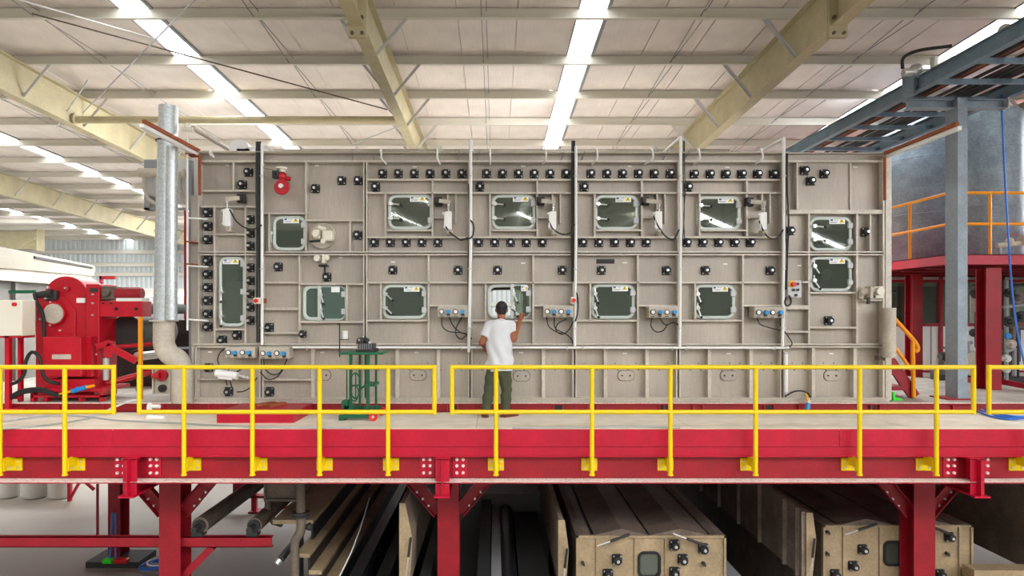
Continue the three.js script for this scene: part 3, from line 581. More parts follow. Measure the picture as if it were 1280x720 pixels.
wire('cable', [[721, 366], [722.5, 374], [722, 392], [719, 402]], 10.27, 0.011, M.cable, 'black cable curving beside the emergency stop right of the man', 'cable');
// pipe along the top edge with its hangers; air hoses hooked over it
{
  const g = thing('air_line', 'thin pipe along the top edge of the oven front', 'pipe');
  part(g, 'pipe', [cyl(at(232, 189.6, 10.33), at(986, 190.8, 10.33), 0.013, 0.013, 8)], M.beige);
  for (const x of [440.5, 467.5, 574, 599, 705, 731, 834, 861]) part(g, 'hanger', [bar(at(x, 190, 10.33), at(x + (600 - x) * 0.018 - 2, 201, 10.45), 0.014, 0.014), ring(at(x, 190, 10.33), 0.02, 0.006, 'x', 10)], M.grey);
  part(g, 'coupling', [ring(at(263.5, 191, 10.3), 0.035, 0.016, 'x', 14), cyl(at(265, 193, 10.3), at(267, 196, 10.28), 0.018)], M.white);
  [[476, 482], [546, 549.5], [612, 612.5], [681, 679], [745, 741.5], [814.5, 808], [873, 868.5], [951.5, 946]].forEach(([a, b], i) =>
    single('air_hose', [tube(run([[a - 1, 188.5, 10.36], [a, 186, 10.3], [a + (a > 620 ? 1.6 : 0.6), 191, 10.24], [a + (a > 620 ? 1.4 : 0.8), 198, 10.28], [b, 204, 10.38], [b + (a > 620 ? -1.5 : 0.5), 205.5, 10.46]]), 0.015, 8, 30)], M.white,
      'white air hose hooked over the top pipe, number ' + ['one', 'two', 'three', 'four', 'five', 'six', 'seven', 'eight'][i] + ' of eight from the left', 'hose', 'white air hoses along the top edge'));
  const h = thing('service_pipe', 'long horizontal white pipe across the lower oven front', 'pipe');
  part(h, 'pipe', [cyl(at(366, 434.2, 10.31), at(986, 434.8, 10.31), 0.0185, 0.0185, 12)], M.white);
  for (const x of [383, 577, 596, 709, 728.5, 841, 858, 969, 983]) part(h, 'clamp', [ring(at(x, 434.5, 10.31), 0.024, 0.008, 'x', 12), pbox(x - 0.5, x + 0.5, 432, 438, 10.3, 10.38)], M.silver);
}
// air cylinders with crank arms
const cylinderAt = (bx, by, cx, label, left) => {
  const g = thing('air_cylinder', label, 'cylinder', 'white air cylinders with crank arms');
  bearingOn(g, bx, by);
  const e = at(cx, by + 1.5, 10.27);
  part(g, 'crank_arm', [bar(at(bx + (left ? -1 : 1), by, 10.3), e, 0.06, 0.022, V(0, 0, 1)), disc(e, 0.032, 0.04, 14)], M.beige);
  part(g, 'rod', [cyl(e, at(cx, by + 14, 10.27), 0.01, 0.01, 8), ball(at(cx, by + 5, 10.27), 0.02, 8), ball(at(cx, by + 9, 10.27), 0.018, 8)], M.silver);
  part(g, 'cylinder_body', [prbox(cx - 3.8, cx + 4, by + 13, by + 35.5, 10.24, 10.34, 0.012), cyl(at(cx - 4.6, by + 14, 10.24), at(cx - 4.6, by + 34, 10.24), 0.012, 0.012, 8)], M.white);
  part(g, 'pivot', [prbox(cx - 2, cx + 5, by + 36, by + 42, 10.27, 10.44, 0.01), disc(at(cx, by + 38, 10.25), 0.022, 0.04, 12)], M.beige);
  part(g, 'fitting', [disc(at(cx - 6, by + 16, 10.26), 0.018, 0.03, 10), disc(at(cx - 5, by + 32, 10.26), 0.018, 0.03, 10)], M.silver);
};
function bearingOn(g, x, y) { part(g, 'bearing', [prbox(x - 5, x + 5, y - 5.5, y + 5.5, 10.36, 10.465, 0.015), disc(at(x, y, 10.33), 0.045, 0.06, 16)], M.black); }
cylinderAt(548, 251, 560.5, 'white air cylinder beside the first upper bay window from the left');
cylinderAt(676, 251, 691.5, 'white air cylinder beside the second upper bay window from the left');
cylinderAt(807, 251, 824, 'white air cylinder beside the third upper bay window from the left');
cylinderAt(937.5, 252, 955, 'white air cylinder beside the fourth upper bay window from the left');
cylinderAt(300.5, 247.5, 284, 'white air cylinder high on the left end of the oven', true);
{
  const g = thing('air_cylinder', 'white air cylinder lying sideways low on the left, behind the rail', 'cylinder', 'white air cylinders with crank arms');
  part(g, 'cylinder_body', [cyl(at(270, 466, 10.3), at(297, 470, 10.3), 0.058, 0.058, 14), cyl(at(273, 472, 10.28), at(290, 474, 10.28), 0.02, 0.02, 10)], M.white);
  part(g, 'rod', [cyl(at(297, 469, 10.3), at(309, 472, 10.3), 0.016, 0.016, 10), ball(at(304, 471, 10.3), 0.028, 10), ball(at(309, 472, 10.3), 0.026, 10)], M.silver);
  part(g, 'mount', [pbox(283, 288, 464, 472, 10.33, 10.46)], M.beige);
}
[[[557, 283], [562, 290], [571, 297], [576, 300], [585, 297]], [[686, 276], [692, 287], [705, 293], [714, 290], [718, 280]], [[817, 270], [823, 283], [833, 296], [842, 299], [849, 287]], [[949, 276], [955, 290], [963, 298], [972, 297], [979, 287]], [[287, 262], [296, 277], [310, 286], [322, 285], [327, 281]]]
  .forEach((l, i) => wire('air_hose', l, 10.24, 0.012, M.cable, 'dark hose sagging from the ' + ['first', 'second', 'third', 'fourth', 'far left'][i] + ' air cylinder to its conduit', 'hose'));
// red valve with handwheel at the upper left
{
  const g = thing('valve', 'red valve with round red handwheel and cream cap, upper left of oven', 'valve'), q = at(352.5, 234, 10.2);
  part(g, 'handwheel', [disc(q, 0.1, 0.03, 28), ring(V(q.x, q.y, q.z + 0.005), 0.1, 0.018, 'z', 30)], M.redMachine);
  part(g, 'hub', [disc(V(q.x, q.y + 0.01, q.z + 0.04), 0.035, 0.06, 14)], M.silver);
  part(g, 'body', [cyl(at(353, 219, 10.3), at(353, 232, 10.3), 0.05, 0.06, 14), cyl(at(353, 222, 10.3), at(363, 224, 10.3), 0.04, 0.03, 12), ball(at(353, 221, 10.3), 0.07, 12), disc(at(352.5, 234, 10.33), 0.06, 0.26, 14)], M.redMachine);
  part(g, 'cap', [disc(at(352, 210.5, 10.3), 0.085, 0.03, 20, 'y'), disc(at(353, 213.5, 10.3), 0.05, 0.05, 16, 'y')], M.cream);
  part(g, 'solenoid', [prbox(339.5, 348, 212.5, 222.5, 10.24, 10.36, 0.02), disc(at(343, 216, 10.22), 0.024, 0.03, 12)], M.black);
  wire('cable', [[328, 209], [334, 211], [341, 212]], 10.3, 0.007, M.brown, 'thin brown cable from the left conduit to the red valve', 'cable');
}
// round hatch, valve below it, and the valve at the right end
{
  const g = thing('round_hatch', 'round beige hatch with lever mechanism right of a small window, left end', 'hatch'), q = at(403.5, 295, DS);
  part(g, 'cover', [disc(V(q.x, q.y, q.z + 0.02), 0.205, 0.04, 36), ring(V(q.x, q.y, q.z + 0.04), 0.19, 0.012, 'z', 36)], M.beige);
  part(g, 'mechanism', [prbox(391, 399, 287, 298, 10.3, 10.44, 0.02), disc(at(395, 292, 10.28), 0.05, 0.06, 18), prbox(402, 416, 288, 301, 10.32, 10.44, 0.03), cyl(at(398, 284, 10.34), at(407, 287, 10.34), 0.03), disc(at(404, 301.5, 10.3), 0.035, 0.05, 16)], M.cream);
  part(g, 'lever', [cyl(at(386.5, 302, 10.28), at(402, 301, 10.3), 0.02, 0.016, 8)], M.black);
  const v = thing('valve', 'cream valve with black base hanging under the round hatch, above a bearing', 'valve');
  part(v, 'body', [disc(at(397, 323, 10.34), 0.045, 0.12, 18), prbox(402, 406.5, 317, 329, 10.32, 10.44, 0.015), ball(at(408, 322, 10.36), 0.05, 12)], M.cream);
  part(v, 'base', [prbox(398, 409, 330.5, 333.2, 10.32, 10.44, 0.01), cyl(at(406, 333, 10.38), at(406, 341, 10.4), 0.014, 0.014, 8)], M.black);
  const w = thing('valve', 'bronze and cream valve high beside right end post of oven', 'valve');
  part(w, 'body', [cyl(at(1076, 366, 10.34), at(1092, 362, 10.3), 0.05, 0.06, 16), prbox(1088, 1092, 357.5, 374, 10.22, 10.4, 0.015), cyl(at(1079, 360, 10.36), at(1076, 374, 10.36), 0.05, 0.04, 14)], M.beige);
  part(w, 'cap', [disc(at(1099, 364, 10.26), 0.06, 0.1, 18), pbox(1093, 1104.5, 358, 373, 10.34, 10.39)], M.cream);
  part(w, 'handle', [prbox(1088, 1095, 369, 372.5, 10.24, 10.32, 0.012), pbox(1085, 1087.6, 372, 380, 10.24, 10.28)], M.black);
  const f = thing('filter_housing', 'upright beige cylinder on the right end post of the oven', 'cylinder');
  part(f, 'body', [cyl(at(1111.5, 447, 10.24), at(1111.5, 386, 10.24), 0.092, 0.092, 24)], M.beige);
  part(f, 'cap', [cyl(at(1111.5, 387, 10.24), at(1111.5, 385, 10.24), 0.096, 0.09, 24)], M.beige);
  part(f, 'bracket', [pbox(1099, 1106, 445, 451, 10.28, 10.4)], M.brown);
}
// white standpipe with three arms, galvanised duct, swing rails
{
  const g = thing('standpipe', 'upright white pipe with three side arms at left end of oven', 'pipe'), d = 10.22;
  part(g, 'pipe', [cyl(at(234.3, 413, d), at(234, 192, d), 0.015, 0.015, 10)], M.white);
  for (const y of [273, 332.6, 399.8]) part(g, 'arm', pipe([at(234, y - 0.6, d), at(258.5, y + 1, d + 0.03), at(260, y + 1.5, DS)], 0.0125, 8), M.white);
  for (const y of [192, 302, 330]) part(g, 'clamp', [ring(at(234, y, d), 0.022, 0.01, 'y', 12), pbox(231, 242, y - 0.6, y + 0.6, d, 10.44)], M.rust);
  const du = thing('exhaust_duct', 'tall galvanised round duct left of the oven, with beige elbow below', 'duct');
  part(du, 'sleeve', [cyl(at(205, 402, 10.15), at(210.5, 133, 10.15), 0.15, 0.135, 32), ring(at(206, 289, 10.15), 0.146, 0.006, 'y', 32)], M.galv);
  part(du, 'inner_pipe', [cyl(at(214, 400, 10.0), at(215, 184, 10.0), 0.085, 0.085, 24), cyl(at(215, 184, 10.0), at(215, 181.5, 10.0), 0.085, 0.06, 24)], M.galv);
  part(du, 'strap', [ring(at(208.5, 176.5, 10.13), 0.15, 0.01, 'y', 32)], M.black);
  part(du, 'flange', [disc(at(205, 401, 10.12), 0.2, 0.02, 32, 'y')], M.beige);
  const cv = new THREE.CatmullRomCurve3([at(205, 401, 10.12), at(205, 418, 10.12), at(205.5, 432, 10.14), at(212, 443, 10.16), at(223, 450, 10.2), at(227, 462, 10.22), at(227.5, 478, 10.22), at(227.5, 503, 10.22)], false, 'centripetal');
  part(du, 'elbow', [new THREE.TubeGeometry(cv, 48, 0.15, 28, false)], M.beige);
  const swing = (px, y, qx, qy, vx, v0, v1, label) => {
    const s = thing('swing_rail', label, 'rail'), a = at(px, y, 10.38), b = V(a.x, a.y, -8.76);
    part(s, 'white_edge', [bar(a, b, 0.055, 0.05, null, 0, -0.03)], M.white);
    part(s, 'rusty_rail', [bar(a, b, 0.05, 0.05, null, px < 600 ? 0.03 : -0.03, 0.02)], M.rust);
    part(s, 'upright', [cyl(at(vx, v0, 10.33), at(vx, v1, 10.33), 0.021, 0.021, 12)], M.rust);
  };
  swing(246, 190.5, 0, 0, 249.5, 193, 244, 'white and rust rail pointing out from the top left corner of the oven');
  swing(1109, 193, 0, 0, 1106, 196, 250, 'white and rust rail pointing out from the top right corner of the oven');
}
// pipework behind the left end and on the roof
{
  const g = thing('manifold', 'beige pipe manifold behind the galvanised duct', 'pipe'), d = 11.4;
  part(g, 'header', [cyl(at(174, 216, d), at(230, 217, d), 0.08, 0.08, 20), ring(at(229, 217, d), 0.075, 0.014, 'x', 20)], M.beige);
  for (const x of [180, 196, 224]) part(g, 'leg', pipe([at(x, 218, d), at(x + 1, 238, d), at(x + 6, 250, d), at(x + 18, 257, d)], 0.035, 10), M.beige);
  part(g, 'support', [pbox(180, 196, 200, 210, d + 0.2, d + 0.3), pbox(180, 187, 244, 262, d, d + 0.2), pbox(180, 240, 259.5, 262, d, d + 0.1), pbox(236, 239, 200, 500, d - 0.4, d - 0.3)], M.grey);
  part(g, 'plate', [pbox(181, 248, 199, 255, d + 0.3, d + 0.34)], M.lightGrey);
  const v = thing('vent_pipe', 'beige pipe with small valve rising beside the duct and running back over the roof', 'pipe'), dv = 10.25;
  part(v, 'valve', [ball(at(234, 158, dv), 0.05, 12), cyl(at(227, 162, dv), at(242, 163, dv), 0.03, 0.03, 12), disc(at(228, 162, dv), 0.045, 0.02, 14, 'x'), disc(at(241, 163, dv), 0.045, 0.02, 14, 'x')], M.cream);
  part(v, 'riser', [cyl(at(234.5, 192, dv), at(234.5, 162, dv), 0.014, 0.014, 10)], M.white);
  part(v, 'pipe', [cyl(at(241, 160, dv), V(X(241, dv), Y(160, dv), -12.6), 0.035, 0.035, 14)], M.beige);
  const b = thing('blower', 'white round blower on the roof of the oven, behind the left cable bundle', 'blower');
  part(b, 'casing', [disc(at(301, 187, 11.6), 0.16, 0.2, 24), prbox(306, 318, 183, 190, 11.5, 11.8, 0.02)], M.white);
  part(b, 'foot', [pbox(296, 312, 186, 196, 11.5, 11.8)], M.grey);
}
// canister on the lower right and the plug hanging from it
{
  const g = thing('canister', 'slim upright white canister low on the right end of the oven', 'canister');
  part(g, 'body', [cyl(at(982.6, 491, 10.33), at(982.2, 443, 10.33), 0.03, 0.03, 14)], M.white);
  part(g, 'cap', [cyl(at(982.2, 443, 10.33), at(982.2, 440.5, 10.33), 0.036, 0.03, 14), cyl(at(982.6, 493, 10.33), at(982.6, 490, 10.33), 0.036, 0.036, 14), pbox(979, 986, 444, 446, 10.35, 10.46)], M.lightGrey);
  wire('cable', [[981, 496], [990, 490.5], [999, 488.5], [1007, 490], [1012.5, 495], [1012, 500]], 10.25, 0.013, M.cable, 'black cable arching from the canister foot to a blue plug', 'cable');
  const p = thing('plug', 'blue plug with yellow sleeve hanging at the oven base, right side', 'plug');
  part(p, 'body', [cyl(at(1010.5, 504, 10.26), at(1009.5, 512, 10.24), 0.03, 0.036, 14)], M.blue);
  part(p, 'collar', [cyl(at(1012.2, 497, 10.25), at(1010.5, 504, 10.26), 0.014, 0.02, 12)], M.white);
  part(p, 'sleeve', [cyl(at(1007.5, 491, 10.26), at(1009.5, 501, 10.26), 0.016, 0.02, 10)], M.signYellow);
}

// ---------- left: winding machine, control box, machines behind ----------
{
  const g = thing('winding_machine', 'red winding machine with round gear housing and grey disc, left of the oven', 'machine'), d = 10.95, m = M.redMachine, zf = -d;
  const q = (x, y) => [X(x, d), Y(y, d)];
  const out = [q(45, 496.5), q(45, 415), q(38, 412), q(38, 399), q(45, 372), q(55, 364)];
  for (let a = 160; a >= 0; a -= 10) out.push([X(82, d) + 0.348 * Math.cos(a * Math.PI / 180), Y(373, d) + 0.348 * Math.sin(a * Math.PI / 180)]);
  out.push(q(109, 496.5));
  part(g, 'gear_housing', [extrude(shape(out), 0.55, zf - 0.55, 0.012)], m);
  part(g, 'raised_cover', [extrude(shape([q(60, 420), q(60, 383), q(68, 374), q(80, 371), q(95, 388), q(95, 420)]), 0.03, zf, 0.006)], m);
  part(g, 'side_frame', [prbox(107, 124, 355, 497, d - 0.12, d + 0.4, 0.012)], m);
  const hub = part(g, 'hub_flange', [disc(at(68, 392, d - 0.05), 0.2, 0.1, 8)], m), hb = [];
  part(g, 'end_disc', [disc(at(67.5, 392, d - 0.1), 0.158, 0.05, 32)], M.beige, 'round grey-beige disc');
  for (let i = 0; i < 6; i++) hb.push(disc(V(X(68, d) + 0.185 * Math.cos(i * 1.05 + 0.5), Y(392, d) + 0.185 * Math.sin(i * 1.05 + 0.5), -d + 0.1), 0.016, 0.03, 6));
  for (const [x, y] of [[82, 360], [60, 360], [57, 373], [75, 413], [42, 380], [38, 400], [116, 379], [116, 394], [116, 368], [120, 431], [120, 443]]) hb.push(disc(at(x, y, d - 0.13), 0.016, 0.04, 6));
  part(hub, 'bolts', hb, M.silver);
  part(g, 'boss', [disc(at(83, 360, d - 0.02), 0.055, 0.05, 18)], m);
  part(g, 'shaft', [cyl(at(27, 395, d - 0.05), at(44, 394, d - 0.05), 0.03, 0.045, 14), disc(at(41, 394, d - 0.05), 0.11, 0.07, 18, 'x')], M.silver);
  part(g, 'brake', [cyl(at(45, 369, d - 0.1), at(66, 366, d - 0.1), 0.05, 0.06, 14), prbox(54, 70, 363, 375, d - 0.1, d - 0.01, 0.02)], M.dark);
  part(g, 'lever', [bar(at(12, 365, d - 0.1), at(44, 364.5, d - 0.1), 0.05, 0.05)], M.green);
  part(g, 'strap', [tube(run([[43, 367], [46, 378], [53, 392], [55, 410], [55, 421]], d - 0.16), 0.028, 8)], M.rubber);
  part(g, 'gear_box', [prbox(54, 101, 421, 471, d - 0.42, d, 0.012), pbox(101, 114, 421, 471, d - 0.26, d)], m);
  part(g, 'name_plate', [pbox(65, 88.5, 443, 449, d - 0.43, d - 0.42)], M.beige);
  part(g, 'white_label', [pbox(95.5, 106.5, 372.5, 378.5, d - 0.03, d - 0.018)], M.white);
  part(g, 'black_label', [pbox(112, 121.5, 360, 365, d - 0.135, d - 0.12)], M.dark);
  part(g, 'cross_beam', [prbox(124, 178, 376.5, 396, d - 0.1, d + 0.2, 0.012)], m);
  const holes = [];
  for (const x of [145, 170]) holes.push(disc(at(x, 386, d - 0.11), 0.025, 0.02, 12));
  for (const x of [129, 139]) holes.push(disc(at(x, 379, d - 0.11), 0.016, 0.02, 10));
  part(g, 'holes', holes, M.black);
  part(g, 'track', [pbox(145, 177, 372.5, 376.4, d - 0.1, d + 0.15)], M.white);
  part(g, 'bearing_block', [prbox(125, 144, 358, 375, d - 0.05, d + 0.2, 0.02), disc(at(133, 366, d - 0.08), 0.06, 0.08, 16)], M.brown);
  part(g, 'roller', [cyl(at(146, 367, d), at(178, 367, d), 0.085, 0.085, 24), cyl(at(146, 366.5, d + 0.3), at(174, 366.5, d + 0.3), 0.1, 0.1, 24)], M.redDull);
  part(g, 'reel', [cyl(V(X(158, 11.3), Y(417, 11.3), -11.3), V(X(158, 11.3), Y(417, 11.3), -12.5), 0.3, 0.3, 32)], M.dark);
  part(g, 'guide_roller', [cyl(V(X(183, 11.3), Y(386, 11.3), -11.2), V(X(183, 11.3), Y(386, 11.3), -12.6), 0.09, 0.09, 20)], M.dark);
  part(g, 'arm', [bar(at(121, 434, d - 0.2), at(138, 428, d - 0.2), 0.05, 0.09), bar(at(134, 432, d - 0.2), at(170, 451, d - 0.2), 0.05, 0.1), prbox(129, 140, 427, 447, d - 0.22, d - 0.1, 0.01)], m);
  part(g, 'tie_tube', [cyl(at(140, 434, d), at(190, 430, d + 0.4), 0.035, 0.035, 14), cyl(at(123, 482, d), at(192, 464, d + 0.4), 0.05, 0.05, 16)], m);
  part(g, 'air_cylinder', [cyl(at(132.5, 475, d - 0.18), at(132.5, 448, d - 0.18), 0.045, 0.045, 16), cyl(at(132.5, 448, d - 0.18), at(132.5, 437, d - 0.18), 0.018, 0.018, 10), disc(at(132.5, 462, d - 0.18), 0.05, 0.02, 16, 'y')], M.silver);
  part(g, 'roll', [cyl(at(170, 446, 10.8), at(196, 443, 11.1), 0.07, 0.07, 18)], M.silver);
  part(g, 'base_frame', [prbox(38, 128, 486, 490, d - 0.5, d + 0.3, 0.008), pbox(38, 42, 489, 502, d - 0.5, d - 0.4), pbox(55, 59, 496, 502, d - 0.5, d - 0.4), pbox(98, 102, 496, 502, d - 0.5, d - 0.4), pbox(124, 128, 489, 502, d - 0.5, d - 0.4), pbox(38, 128, 494, 497, d - 0.5, d - 0.4), pbox(60, 118, 474, 494, d - 0.3, d)], m);
  single('safety_post', [rbox(X(172.3, 10.7), X(176.7, 10.7), UPPER, Y(396, 10.7), -10.76, -10.7, 0.008)], M.orange, 'orange square post at right of the red winding machine', 'post');
  const pl = thing('valve_plate', 'beige plate with red hub and black boss, beside the beige elbow', 'plate');
  part(pl, 'plate', [pbox(190, 213, 461, 492, 10.6, 10.64), pbox(190, 191.5, 461, 492, 10.55, 10.6), pbox(211, 213, 461, 501, 10.5, 10.6)], M.beige);
  part(pl, 'red_hub', [disc(at(202, 469, 10.56), 0.09, 0.06, 20), cyl(at(190, 470, 10.5), at(200, 469, 10.5), 0.035, 0.05, 12)], m);
  part(pl, 'boss', [disc(at(203, 485.5, 10.57), 0.06, 0.05, 18), disc(at(201, 485.5, 10.54), 0.025, 0.03, 12)], M.black);
  const c = thing('control_box', 'cream control box on red legs at left edge of the photo', 'cabinet'), dc = 10.3;
  part(c, 'cabinet', [prbox(-14, 28, 375, 420, dc, dc + 0.3, 0.012)], M.cream);
  part(c, 'door', [prbox(10.5, 27.5, 376, 419, dc - 0.012, dc, 0.004)], M.cream);
  part(c, 'red_knob', [disc(at(18, 380.5, dc - 0.03), 0.03, 0.04, 14)], M.buttonRed);
  for (const [x, w, e] of [[8.5, 5.5, 0], [24, 4, 0.2]]) part(c, 'leg', [pbox(x - w / 2, x + w / 2, 420, e ? 505 : 514.5, dc + e, dc + e + 0.07)], m);
  part(c, 'cross_bar', [pbox(6, 26, 496, 499, dc + 0.1, dc + 0.16), pbox(-14, 28, 420, 422.5, dc, dc + 0.28), pbox(4, 28, 511, 519, dc - 0.05, dc + 0.02)], m);
  // cables and connector in front of the winding machine
  [[[[10, 497], [25, 489], [42, 486], [56, 487], [70, 493], [78, 494]], 'upper'], [[[10, 500], [25, 492], [42, 489], [58, 490], [72, 495]], 'middle'], [[[8, 481], [20, 478], [30, 468], [33, 450], [40, 440], [48, 445], [55, 470], [62, 477], [74, 480]], 'looped']].forEach(([l, w]) =>
    wire('cable', l, 10.35, 0.026, M.rubber, w + ' thick black cable in front of the red winding machine', 'cable'));
  const k = thing('cable_connector', 'blue cable connector with orange ends before the red winding machine', 'connector');
  part(k, 'body', [cyl(at(90, 489, 10.3), at(108, 484, 10.3), 0.036, 0.036, 14), ring(at(96, 487, 10.3), 0.036, 0.008, 'x', 14)], M.blue);
  part(k, 'sleeve', [cyl(at(74, 492.5, 10.3), at(90, 489, 10.3), 0.014, 0.022, 12)], M.orange);
  part(k, 'sleeve', [cyl(at(108, 484, 10.3), at(118, 482, 10.3), 0.024, 0.018, 12)], M.orange);
  const t = thing('pipe_fitting', 'white pipe fitting lying on the deck behind the second rail', 'pipe');
  part(t, 'body', [cyl(at(186, 508, 10.0), at(200, 508, 10.0), 0.03, 0.03, 14), ring(at(187, 509, 9.98), 0.05, 0.02, 'x', 18), cyl(at(184, 522, 9.62), at(206, 522, 9.62), 0.035, 0.03, 14), cyl(at(187, 522, 9.64), at(187, 509, 9.98), 0.03, 0.03, 12)], M.white);
}
// machines further back on the left
{
  const g = thing('long_machine', 'long white-topped machine behind the red winding machine, far left', 'machine');
  const xr = X(118, 16), h = (py) => Y(py, 16);
  part(g, 'hood', [slabX([[8, h(332) + 0.42], [16, h(332)], [16, h(345)], [8, h(345)]].map(([d, y]) => [-d, y]), xr - 3.5, xr)], M.hood);
  part(g, 'panel', [slabX([[8, h(344.5) + 0.02], [16, h(344.5)], [16, h(358)], [8, h(356)]].map(([d, y]) => [-d, y]), xr - 3.4, xr - 0.05)], M.beige);
  part(g, 'slot', [slabX([[13.9, h(327.5)], [15.9, h(332.4)], [15.9, h(334.5)], [13.9, h(330)]].map(([d, y]) => [-d, y - 0.03]), xr, xr + 0.03)], M.dark);
  part(g, 'body', [box(xr - 3.4, xr - 0.25, UPPER, h(357), -16, -8)], M.darkGrey);
  for (const d of [9.8, 11.7, 13.6, 15.5]) part(g, 'post', [box(xr - 0.26, xr - 0.16, UPPER, h(358), -d - 0.12, -d)], M.darkGrey);
  const b = thing('back_machine', 'long grey machine with white top between red machine and oven, in the distance', 'machine'), d = 21;
  part(b, 'top', [pbox(60, 330, 371, 385, d, d + 3)], M.lightGrey);
  part(b, 'cover', [slabX([[d, Y(371, d)], [d + 2, Y(371, d)], [d + 2, Y(358, d)]].map(([e, y]) => [-e, y]), X(60, d), X(205, d))], M.white);
  part(b, 'body', [pbox(62, 328, 385, 444.5, d + 0.1, d + 2.8)], M.grey);
  single('machine_bed', [pbox(122, 246, 436, 491, 12.6, 15.5), pbox(128, 240, 400, 437, 13.4, 15)], M.dark, 'dark machine bed between the red winding machine and the oven', 'machine');
  const bp = thing('crane_arm', 'small red bracket arm above the red winding machine, in the distance', 'bracket');
  part(bp, 'post', [pbox(124, 127, 345, 446, 20.4, 20.5)], M.redDull);
  part(bp, 'arm', [pbox(124, 143, 345, 349, 20.4, 20.5)], M.redDull);
  single('pole', [pbox(230, 233, 262, 440, 13.6, 13.7)], M.redDull, 'dark red upright pole in the gap left of the oven', 'pole');
  const cb = thing('crane_beam', 'cream beam end with diagonal stay under the roof at far left', 'beam');
  part(cb, 'beam', [pbox(-60, 46, 289, 311, 34, 34.4)], M.rafter);
  part(cb, 'stay', [bar(at(25, 309, 33.9), at(44, 298, 33.9), 0.12, 0.12)], M.rafter);
  part(cb, 'end_plate', [pbox(44, 46, 286, 313, 33.9, 34.5)], M.rafter);
  // step, cords on the deck
  const s = thing('step_box', 'low red steel step in front of the oven, below the paired gauge panels', 'step'), ds = 9.36;
  part(s, 'tread', [box(X(271, ds), X(367, ds), DECK + 0.13, DECK + 0.145, -10.3, -ds)], M.red);
  part(s, 'front', [box(X(271, ds), X(367, ds), DECK, DECK + 0.13, -ds - 0.015, -ds)], M.red);
  for (const x of [271, 367]) part(s, 'side', [box(X(x, ds) - (x > 300 ? 0.012 : 0), X(x, ds) + (x > 300 ? 0 : 0.012), DECK, DECK + 0.13, -10.3, -ds - 0.015)], M.red);
  const wd = thing('scrap_wood', 'rough rusty offcuts lying on the red step', 'scrap');
  [[322, 336, 0.1], [333, 350, -0.2], [340, 352, 0.15]].forEach(([a, b, k]) => part(wd, 'piece', [bar(V(X(a, 10), DECK + 0.165, -10 + k), V(X(b, 10), DECK + 0.17, -10.05 - k * 0.5), 0.09, 0.04)], M.rust));
  const deckCord = (l, m, label, r = 0.012) => single('cord', [tube(l.map(([x, y]) => { const dd = F * (1.55 - r) / (y - CY); return at(x, y, dd); }), r, 6, l.length * 8)], m, label, 'cord');
  deckCord([[-20, 530], [10, 526], [40, 522], [70, 519.5], [110, 521], [140, 525], [200, 528], [270, 531.5], [360, 534.5], [440, 535]], M.cord, 'long grey cord lying along the front of the deck, left half');
  deckCord([[-20, 538], [20, 535], [60, 531], [95, 526], [118, 521.5]], M.cord, 'grey cord crossing the deck near the left edge');
  deckCord([[640, 535], [720, 534.5], [800, 533.5], [850, 534.8]], M.cord, 'grey cord lying along the deck edge right of the man');
  single('cord', [tube(run([[112, 520, 10.0], [128, 516, 10.05], [145, 508, 10.1], [160, 502, 10.2], [172, 500.5, 10.3]]), 0.018, 7, 30)], M.lightGrey, 'light hose climbing from the deck towards the beige elbow', 'hose');
}

